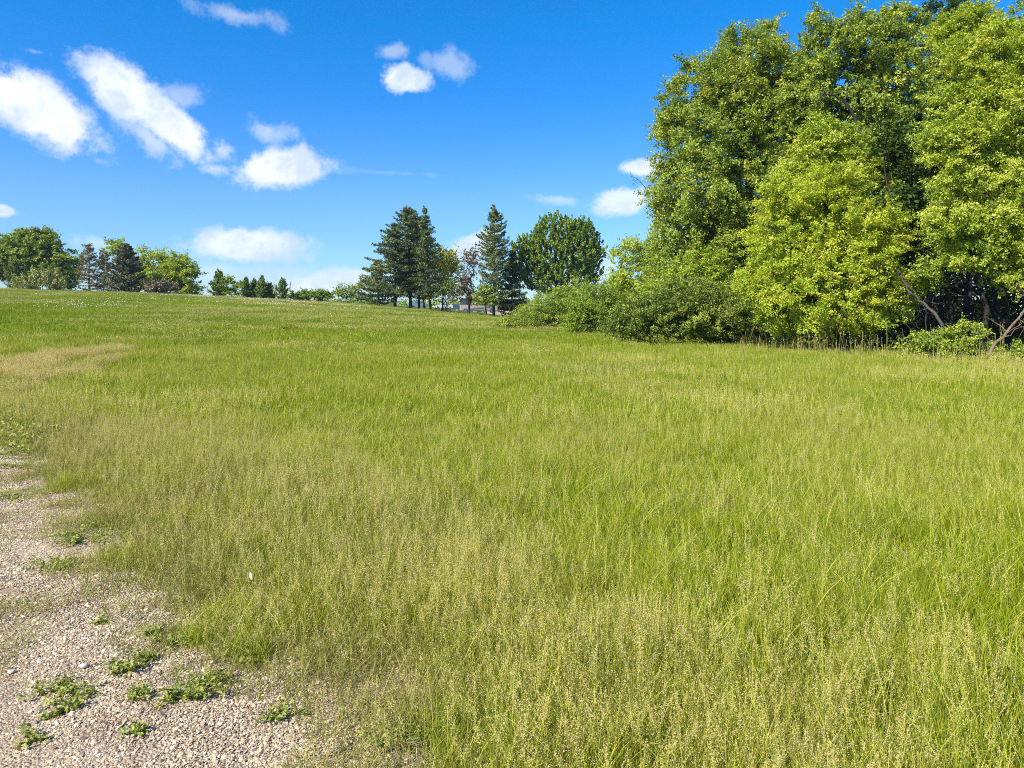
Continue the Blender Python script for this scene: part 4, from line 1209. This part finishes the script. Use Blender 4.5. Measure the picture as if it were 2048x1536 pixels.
def build_left():
    Y = 128
    broadleaf('oak_tree', 'big dark green round crowned tree at the far left edge of the view', 'tree', 138,
              [(60, 510, 60, 46), (110, 530, 44, 44), (15, 515, 45, 44), (75, 485, 45, 26), (-30, 525, 40, 45), (125, 555, 30, 26)], 60, M['leaf_mid'], leaf=0.32, n_leaf=110000, clump_r=0.52, tint_gain=0.8, seed=50,
              trunk_r=0.35, bark='bark_dark', inner=0.2)
    conifer('young_pine_tree', 'small bright pine with upright twigs in front of the big left tree', 126, 28, 520, 24, M['needle_young'], 51, cb=0.03, shape=0.5, rise=0.7, whorl=0.27, per_branch=68, size=0.34,
            trunk_r=0.1, tint0=0.4, tips=7)
    broadleaf('olive_bush', 'pale sage green feathery bush in front of the big left tree', 'bush', 124,
              [(85, 562, 36, 22), (60, 568, 28, 16), (110, 568, 26, 15)], 85, M['leaf_sage'], leaf=0.26, n_leaf=9000, clump_r=0.55, seed=52, trunk_r=0.04, stems=4, low=True, spike=1.2)
    conifer('half_bare_pine_tree', 'thin brown half bare pine right of the big left tree', 128, 178, 490, 34, M['needle_brown'], 53, cb=0.08, shape=0.45, rise=0.2, whorl=0.39, per_branch=57, size=0.36, trunk_r=0.14,
            bark='bark', gaps=0.2)
    conifer('half_bare_pine_tree', 'second thin brown half bare pine, touching the grey spruce', 129, 208, 497, 26, M['needle_brown'], 54, cb=0.08, shape=0.45, rise=0.2, whorl=0.39, per_branch=51, size=0.36, trunk_r=0.12,
            bark='bark', gaps=0.25)
    conifer('grey_spruce_tree', 'dense dark grey spruce with a blunt top in the left tree row', 126, 250, 487, 48, M['needle_grey'], 55, cb=0.02, shape=0.55, rise=0.15, whorl=0.28, per_branch=153, size=0.36,
            trunk_r=0.2, gaps=0.04)
    broadleaf('linden_tree', 'yellow green tree rising behind the grey spruce', 'tree', 134,
              [(295, 520, 28, 28), (320, 545, 30, 36), (285, 555, 26, 30), (235, 500, 22, 16)], 300, M['leaf_yellow'], leaf=0.32, n_leaf=17000, clump_r=0.8, seed=56, trunk_r=0.22, inner=0.25, tint_gain=0.75)
    broadleaf('crab_apple_tree', 'rounded yellow green tree at the right end of the left tree row', 'tree', 131,
              [(352, 535, 26, 24), (372, 560, 28, 28), (345, 565, 24, 22), (382, 580, 20, 10)], 362, M['leaf_yellow'], leaf=0.32, n_leaf=17000, clump_r=0.8, seed=57, trunk_r=0.2, inner=0.25, tint_gain=0.7)
    broadleaf('dry_bush', 'brown dry bush at the foot of the yellow green trees', 'bush', 124,
              [(325, 573, 28, 11), (345, 575, 14, 9), (305, 576, 14, 9)], 325, M['leaf_brown'], leaf=0.26, n_leaf=4200, clump_r=0.5, seed=58, trunk_r=0.04, stems=4, low=True)
    conifer('small_fir_tree', 'small pointed fir just right of a gap in the tree row', 128, 438, 543, 24, M['needle_young'], 59, cb=0.02, shape=0.6, whorl=0.25, per_branch=119, size=0.34, trunk_r=0.1, tint0=0.3, tips=4)
    broadleaf('laurel_bush', 'round green bush leaning against the small pointed fir', 'bush', 127, [(462, 572, 14, 18), (478, 578, 10, 12)], 465, M['leaf_shrub'], leaf=0.3, n_leaf=2600, clump_r=0.55, seed=60,
              trunk_r=0.04, stems=2, low=True, tint_gain=0.8)
    g = 'young pines on the far rise'
    for k, (px, ty, hw, lab) in enumerate([(492, 556, 14, 'young pine at the left of the small pine row'), (508, 560, 13, 'young pine with several bare tips in the small pine row'),
                                           (524, 553, 14, 'tallest young pine of the small pine row'), (540, 568, 12, 'lowest young pine of the small pine row'),
                                           (565, 558, 17, 'young pine standing apart right of the small pine row')]):
        conifer('young_pine_tree', lab, 127 + (k % 2), px, ty, hw * 1.2, M['needle_young'], 61 + k, cb=0.02, shape=0.75, rise=0.5, whorl=0.27, per_branch=78, size=0.32, trunk_r=0.08, group=g, tint0=0.25, tips=6)
    for k, (px, py, rx, ry, lab) in enumerate([(608, 590, 20, 10, 'low green bush next to the lone young pine'), (648, 588, 18, 12, 'middle low green bush on the far crest'),
                                               (696, 586, 26, 20, 'largest round green bush on the crest left of the pine clump'), (590, 592, 10, 8, 'smallest low bush on the far crest')]):
        broadleaf('crest_bush', lab, 'bush', 130, [(px, py, rx, ry), (px - rx * .4, py + 4, rx * .7, ry * .8), (px + rx * .45, py + 4, rx * .6, ry * .8)], px, M['leaf_shrub'], leaf=0.3, n_leaf=2600,
                  clump_r=0.55, seed=70 + k, trunk_r=0.04, stems=2, low=True, tint_gain=0.7, group='low bushes on the far crest')
    # thin bare tips of saplings among the small pines
    mb = MB()


def build_distance():
    rng = np.random.default_rng(99)
    mb = MB()
    nT = 900
    x = rng.uniform(-420, 260, nT); y = rng.uniform(400, 560, nT)
    h = rng.uniform(12, 17, nT) + (y - 400) * 0.02
    for_l = 130
    c0 = np.stack([x, y, gz(x, y) + h * 0.6], 1)
    idx = np.repeat(np.arange(nT), for_l)
    u = rand_unit(rng, nT * for_l)
    c = c0[idx] + u * np.stack([h[idx] * 0.36, h[idx] * 0.36, h[idx] * 0.42], 1) * rng.uniform(0.7, 1.05, (nT * for_l, 1))
    tint = np.clip(rng.uniform(0.2, 0.9, nT)[idx] + 0.15 * rng.normal(size=len(idx)), 0, 1)
    quads(mb, rng, c, 1.5, 1.0, normal_bias=np.array([[0, 0, 0.5]]) + u * 0.6, tint=tint)
    tag(mb.build('distant_woods', [M['leaf_deep']]), 'far hazy wooded hillside seen between the trunks', 'woods', kind='stuff')


def boxv(mb, x0, x1, y0, y1, z0, z1, mat=0):
    v = [(x0, y0, z0), (x1, y0, z0), (x1, y1, z0), (x0, y1, z0), (x0, y0, z1), (x1, y0, z1), (x1, y1, z1), (x0, y1, z1)]
    mb.add(v, [[0, 3, 2, 1], [4, 5, 6, 7], [0, 1, 5, 4], [1, 2, 6, 5], [2, 3, 7, 6], [3, 0, 4, 7]], mat)


def prism(mb, prof, y0, y1, mat=0, inset=0.0):
    """side profile (x, z) pushed along y, with a bevelled rim"""
    p = np.array(prof, float); n = len(p)
    c = p.mean(0)
    rings = [(y0, 0.96), (y0 + 0.07, 1.0), (y1 - 0.07, 1.0), (y1, 0.96)]
    v = []
    for (y, s) in rings:
        q = c + (p - c) * s
        v += [(a, y, b) for a, b in q]
    f = []
    for r in range(3):
        for i in range(n):
            j = (i + 1) % n
            f.append([r * n + i, r * n + j, (r + 1) * n + j, (r + 1) * n + i])
    mb.add(v, f, mat)
    mb.add(v[:n], np.arange(n)[::-1], mat); mb.add(v[-n:], np.arange(n), mat)


def wheel_obj(parent, x, y, r, w):
    def disc(rad, y0, y1, m):
        a = np.linspace(0, 2 * np.pi, 20, endpoint=False)
        v = [(x + rad * math.cos(t), y0, r + rad * math.sin(t)) for t in a] + [(x + rad * math.cos(t), y1, r + rad * math.sin(t)) for t in a]
        n = 20; mb = MB()
        mb.add(v, [[i, (i + 1) % n, n + (i + 1) % n, n + i] for i in range(n)]); mb.add(v[:n], np.arange(n)); mb.add(v[n:], np.arange(n)[::-1])
        return mb
    o = disc(r, y - w / 2, y + w / 2, 0).build('wheel', [M['tyre']], parent)
    disc(r * 0.62, y - w / 2 - 0.01, y + w / 2 + 0.01, 0).build('rim', [M['rim']], o)


def car(px, Y, paint, label, rz, suv=False):
    x = PX(px, Y); z = zz(x, Y)
    root = empty('parked_car', (x, Y, z), label, 'car', 'cars parked beyond the trees', rz)
    top = 1.62 if suv else 1.46
    body = [(-2.25, 0.32), (2.2, 0.32), (2.28, 0.62), (2.1, 0.86), (1.15, 0.96), (-1.9, 1.0), (-2.25, 0.86)]
    prism(mb := MB(), body, -0.88, 0.88); mb.build('body', [paint], root)
    cab = [(1.05, 0.96), (0.35, top - 0.06), (-0.1, top), (-1.25, top - 0.02), (-1.65, top - 0.12), (-1.98, 1.0)]
    prism(mb := MB(), cab, -0.72, 0.72); mb.build('cabin', [paint], root)
    for s in (-1, 1):
        mb = MB(); y0, y1 = (s * 0.722, s * 0.735)
        for seg in ([(0.82, 1.02), (0.28, top - 0.12), (-0.32, top - 0.10), (-0.32, 1.02)], [(-0.40, 1.02), (-0.40, top - 0.10), (-1.2, top - 0.11), (-1.7, 1.05)]):
            v = [(a, y0, b) for a, b in seg] + [(a, y1, b) for a, b in seg]
            mb.add(v, [[0, 1, 2, 3], [4, 5, 6, 7], [0, 1, 5, 4], [1, 2, 6, 5], [2, 3, 7, 6], [3, 0, 4, 7]])
        mb.build('window', [M['glass']], root)
    v = [(1.02, -0.6, 0.99), (1.02, 0.6, 0.99), (0.40, 0.56, top - 0.09), (0.40, -0.56, top - 0.09)]
    v += [(a + 0.02, b, c + 0.015) for a, b, c in v]
    MB().add(v, [[0, 1, 2, 3], [4, 5, 6, 7], [0, 1, 5, 4], [1, 2, 6, 5], [2, 3, 7, 6], [3, 0, 4, 7]]).build('windscreen', [M['glass']], root)
    for xx in (-1.4, 1.4):
        for s in (-1, 1):
            wheel_obj(root, xx, s * 0.8, 0.33, 0.2)
    for s in (-1, 1):
        mb = MB(); boxv(mb, 2.17, 2.27, s * 0.62 - 0.14, s * 0.62 + 0.14, 0.62, 0.76); mb.build('headlight', [M['lamp_glass']], root)
        mb = MB(); boxv(mb, -2.27, -2.2, s * 0.66 - 0.12, s * 0.66 + 0.12, 0.7, 0.86); mb.build('tail_light', [M['red']], root)
    mb = MB(); boxv(mb, 2.1, 2.32, -0.8, 0.8, 0.36, 0.52); mb.build('bumper', [M['tyre']], root)


def build_vehicles():
    M['tyre'] = plain('tyre', (0.02, 0.02, 0.02), 0.8)
    M['rim'] = plain('rim', (0.5, 0.5, 0.5), 0.3, 0.9)
    M['glass'] = plain('glass', (0.05, 0.08, 0.10), 0.08, 0.0, 0.8)
    M['lamp_glass'] = plain('lamp_glass', (0.7, 0.7, 0.65), 0.2)
    M['red'] = plain('red', (0.35, 0.02, 0.02), 0.3)
    M['paint_blue'] = plain('paint_blue', (0.13, 0.24, 0.36), 0.25, 0.3, 0.6)
    M['paint_white'] = plain('paint_white', (0.74, 0.74, 0.72), 0.3, 0.0, 0.6)
    M['paint_dark'] = plain('paint_dark', (0.07, 0.10, 0.15), 0.25, 0.3, 0.6)
    M['coach'] = plain('coach', (0.34, 0.31, 0.26), 0.35, 0.0, 0.5)  # beige lowered in tone: tree shade on the coach put into the paint
    M['coach_dark'] = plain('coach_dark', (0.06, 0.06, 0.07), 0.35)
    M['coach_grey'] = plain('coach_grey', (0.22, 0.21, 0.21), 0.35)
    M['siding'] = plain('siding', (0.50, 0.40, 0.24), 0.7, noise=0.15, nscale=2)
    M['trim'] = plain('trim', (0.7, 0.68, 0.62), 0.6)
    M['shingle'] = plain('shingle', (0.06, 0.055, 0.05), 0.9, noise=0.4, nscale=3)
    car(836, 180, M['paint_blue'], 'light blue car parked between the pine trunks', math.radians(178))
    car(886, 176, M['paint_white'], 'white car parked beyond the small tree with fanned stems', math.radians(200))
    car(909, 183, M['paint_dark'], 'dark blue car parked beside the motorhome', math.radians(172), suv=True)
    # motorhome
    Y = 172; x = PX(957, Y); z = zz(x, Y)
    r = empty('motorhome', (x, Y, z), 'long beige motorhome with dark swooping stripes parked beyond the trees', 'motorhome', rz=math.radians(3))
    prof = [(-4.2, 0.45), (4.3, 0.45), (4.45, 0.9), (4.4, 2.2), (4.1, 3.1), (3.8, 3.25), (-4.1, 3.25), (-4.25, 3.1)]
    prism(mb := MB(), prof, -1.25, 1.25); mb.build('body', [M['coach']], r)
    mb = MB(); boxv(mb, -3.2, -2.2, -0.4, 0.4, 3.25, 3.55); mb.build('roof_unit', [M['trim']], r)
    mb = MB(); boxv(mb, 0.6, 1.6, -0.4, 0.4, 3.25, 3.5); mb.build('roof_unit', [M['trim']], r)
    for (a, b, c, d) in ((-3.7, -2.6, 1.9, 2.6), (-2.1, -0.9, 1.9, 2.6), (-0.4, 0.5, 1.9, 2.6), (2.6, 3.7, 1.8, 2.7)):
        mb = MB(); boxv(mb, a, b, -1.262, -1.252, c, d); w = mb.build('window', [M['glass']], r)
    mb = MB(); boxv(mb, -4.15, 4.2, -1.2515, -1.2505, 1.78, 3.12); mb.build('upper_panel', [M['coach_dark']], r)
    mb = MB(); boxv(mb, 1.2, 1.95, -1.275, -1.252, 0.6, 2.6); w = mb.build('door', [M['coach_grey']], r)
    mb = MB(); boxv(mb, 1.3, 1.36, -1.31, -1.276, 1.4, 1.5); mb.build('handle', [M['rim']], w)
    for k, (z0, z1, th, m) in enumerate(((0.75, 1.75, 0.16, 'coach_dark'), (0.6, 1.35, 0.12, 'coach_grey'), (1.0, 2.0, 0.07, 'coach_grey'))):
        t = np.linspace(0, 1, 16)
        xx = -2.4 + 6.6 * t; zc = z0 + (z1 - z0) * t ** 2.2; hw = th * np.sin(np.pi * np.clip(t * 0.9 + 0.08, 0, 1)) + 0.015
        y = -1.27 - 0.006 * k
        v = np.concatenate([np.stack([xx, np.full(16, y), zc - hw], 1), np.stack([xx, np.full(16, y), zc + hw], 1)])
        MB().add(v, [[i, i + 1, 17 + i, 16 + i] for i in range(15)]).build('stripe', [M[m]], r)
    for xx in (-2.9, 3.0):
        for s in (-1, 1):
            wheel_obj(r, xx, s * 1.14, 0.48, 0.28)
    mb = MB(); boxv(mb, -4.2, 4.3, -1.2, 1.2, 0.32, 0.449); mb.build('skirt', [M['coach_dark']], r)
    v = [(4.462, -1.05, 1.3), (4.462, 1.05, 1.3), (4.2, 1.05, 2.85), (4.2, -1.05, 2.85)]
    v += [(a + 0.02, b, c) for a, b, c in v]
    MB().add(v, [[0, 1, 2, 3], [4, 5, 6, 7], [0, 1, 5, 4], [1, 2, 6, 5], [2, 3, 7, 6], [3, 0, 4, 7]]).build('windscreen', [M['glass']], r)
    # house
    Y = 196; x = PX(1010, Y); z = zz(x, Y)
    r = empty('house', (x, Y, z), 'tan sided low house with dark windows behind the motorhome', 'house')
    mb = MB(); boxv(mb, -5, 6, -3, 4, -0.5, 2.7)
    for k in range(11):
        boxv(mb, -5.0, 6.0, -3.03, -3.003, 0.25 * k, 0.25 * k + 0.2)
    mb.build('wall', [M['siding']], r)
    v = [(-5.5, -3.6, 2.6), (6.5, -3.6, 2.6), (6.5, 4.6, 2.6), (-5.5, 4.6, 2.6), (-5.5, 0.5, 4.4), (6.5, 0.5, 4.4)]
    mb = MB(); mb.add(v, [[0, 1, 5, 4], [2, 3, 4, 5], [3, 2, 1, 0]]); mb.add(v, [[0, 4, 3], [1, 2, 5]]); mb.build('roof', [M['shingle']], r)
    for a in (-3.2, -2.0, 2.2, 4.2):
        mb = MB(); boxv(mb, a, a + 0.95, -3.075, -3.035, 0.9, 2.1); w = mb.build('window', [M['trim']], r)
        mb = MB(); boxv(mb, a + 0.1, a + 0.85, -3.09, -3.076, 1.0, 2.0); mb.build('pane', [M['glass']], w)
    mb = MB(); boxv(mb, 0.2, 1.1, -3.08, -3.035, 0.0, 2.05); w = mb.build('door', [M['trim']], r)
    mb = MB(); boxv(mb, 0.95, 1.0, -3.13, -3.081, 0.95, 1.05); mb.build('handle', [M['rim']], w)


def weed(px, py, Rm, h, n, label, seed, leafl=0.026, sprawl=1.0):
    n = int(n * 1.6); h *= 0.55
    """low broad leafed weed; py is the row of its foot"""
    rng = np.random.default_rng(seed)
    Y = EYE * F / (py - HZ); x = PX(px, Y); z = zz(x, Y) + 0.008
    root = empty('weed', (x, Y, z), label, 'weed', 'weeds along the gravel edge')
    mb = MB(); sb = MB()
    ns = max(5, n // 18)
    for k in range(ns):
        a = rng.uniform(0, 6.28); L = Rm * rng.uniform(0.35, 1.1)
        tip = np.array([math.cos(a) * L * sprawl, math.sin(a) * L * 0.8, h * rng.uniform(0.35, 1.0)])
        w = wiggle(rng, (0.15 * tip[0], 0.15 * tip[1], 0), tip, 5, 0.05, 0.12)
        tube(sb, w, np.linspace(0.0022, 0.001, 5), 4)
        m = n // ns
        t = rng.uniform(0.15, 1.05, m)
        c = np.stack([np.interp(t, np.linspace(0, 1, 5), w[:, i]) for i in range(3)], 1) + rng.normal(0, 0.013, (m, 3))
        c[:, 2] = np.maximum(c[:, 2], 0.006)
        quads(mb, rng, c, leafl * rng.uniform(0.6, 1.2, m), leafl * 0.5, normal_bias=np.array([[0, 0, 1.3]]), tint=np.clip(rng.normal(0.5, 0.2, m), 0, 1))
    mb.build('leaves', [M['weed']], root)
    sb.build('stems', [M['weed']], root)


def build_verge():
    W = [(170, 1085, 0.30, 0.13, 420, 'largest leafy green weed patch at the edge of the gravel'),
         (105, 1140, 0.26, 0.07, 260, 'flat leafy weed creeping out over the gravel below the largest one', ),
         (215, 1060, 0.20, 0.12, 200, 'leafy weed merging with the dry grass behind the largest weed patch'),
         (258, 1345, 0.10, 0.10, 170, 'compact bright green weed tuft between gravel and dry grass'),
         (288, 1325, 0.06, 0.07, 70, 'tiny green weed right beside the compact bright tuft'),
         (118, 1385, 0.15, 0.05, 150, 'flat spreading weed alone on the open gravel'),
         (150, 1410, 0.11, 0.05, 100, 'small ragged weed just below the flat spreading one'),
         (375, 1395, 0.17, 0.09, 240, 'broad leafy weed with a pale rosette at the foot of the grass'),
         (425, 1370, 0.10, 0.10, 100, 'upright weed just right of the pale rosette weed'),
         (265, 1400, 0.08, 0.06, 80, 'little weed left of the pale rosette weed'),
         (60, 1490, 0.07, 0.07, 60, 'dark small weed near the bottom left corner'),
         (108, 1440, 0.07, 0.05, 60, 'sparse weed sprig on bare gravel, lower left'),
         (285, 1470, 0.06, 0.05, 50, 'weed sprig on gravel near the bottom edge'),
         (560, 1440, 0.10, 0.09, 90, 'pale green weed with long leaves among thin dry grass'),
         (800, 1500, 0.16, 0.13, 220, 'leafy weed in the grass at the bottom edge of the view'),
         (205, 1250, 0.05, 0.04, 46, 'tiny weed sprig in the middle of the open gravel'),
         (350, 1290, 0.12, 0.07, 110, 'weed half hidden in the dry grass right of the tiny gravel sprig'),
         (310, 1270, 0.10, 0.07, 90, 'thin weed under dry stalks at the gravel verge'),
         (40, 1000, 0.30, 0.10, 200, 'trailing green weed at the left edge of the view'),
         (40, 935, 0.4, 0.12, 260, 'farthest weed patch where the gravel leaves the view'),
         (480, 1330, 0.10, 0.10, 100, 'dark green weed among brown grass stems')]
    for k, w in enumerate(W):
        weed(*w, seed=200 + k)
    # pale stones
    v0, f0 = icosphere(); v0, f0 = subdiv(v0, f0)
    rng = np.random.default_rng(6)
    M['stone'] = plain('stone', (0.56, 0.48, 0.37), 0.8, noise=0.25, nscale=30)
    for (px, py, r, lab) in [(168, 1340, 0.026, 'roundest pale cream stone lying on the open gravel'), (287, 1192, 0.018, 'small pale stone at the edge of the dry grass'),
                             (23, 1352, 0.022, 'flat pale stone near the left edge of the view'), (112, 1400, 0.016, 'small cream stone between two flat weeds'), (330, 1222, 0.014, 'pinkish stone lying in the dry grass')]:
        Y = EYE * F / (py - HZ); x = PX(px, Y)
        v = v0 * r * 0.7 * np.array([1.2, 1.0, 0.6]) * (1 + 0.12 * rng.normal(size=(len(v0), 1)))
        o = MB().add(v, f0).build('stone', [M['stone']], smooth=True)
        o.location = (x, Y, zz(x, Y) + 0.008 + r * 0.5); o.rotation_euler = (0, 0, rng.uniform(0, 6))
        tag(o, lab, 'stone', 'larger stones on the gravel')
    # a pale dead leaf caught in the grass
    py = 1183 + 60; Y = EYE * F / (py - HZ); x = PX(503, Y)
    n = 7; t = np.linspace(0, 1, n)
    w = 0.016 * np.sin(np.pi * (t * 0.92 + 0.05))
    v = np.concatenate([np.stack([-w - 0.02 * t, 0.01 * t ** 2, 0.075 * t], 1), np.stack([-0.02 * t, 0.006 + 0.01 * t ** 2, 0.075 * t], 1), np.stack([w - 0.02 * t, 0.01 * t ** 2, 0.075 * t], 1)])
    f = [[i, i + 1, n + i + 1, n + i] for i in range(n - 1)] + [[n + i, n + i + 1, 2 * n + i + 1, 2 * n + i] for i in range(n - 1)]
    M['dead_leaf'] = plain('dead_leaf', (0.60, 0.56, 0.42), 0.6)
    o = MB().add(v, f).build('dead_leaf', [M['dead_leaf']])
    o.scale = (0.55, 0.55, 0.6); o.location = (x, Y, zz(x, Y) + 0.22)
    tag(o, 'pale curled dead leaf caught upright in the grass beside the gravel', 'leaf')


build_right_thicket()
build_branches()
build_middle()
build_left()
build_distance()
build_vehicles()
build_verge()


def build_haze():
    mb = MB(); boxv(mb, -615, 415, -20, 655, -4.2, 24)
    m, N, L = new_mat('haze')
    v = N.new('ShaderNodeVolumePrincipled'); v.inputs['Color'].default_value = (0.75, 0.88, 1.0, 1)
    v.inputs['Density'].default_value = 0.00014; v.inputs['Anisotropy'].default_value = 0.2
    o = N.new('ShaderNodeOutputMaterial'); L.new(v.outputs[0], o.inputs['Volume'])
    tag(mb.build('haze', [m]), 'thin pale blue air over the field', 'haze', kind='stuff')


build_haze()
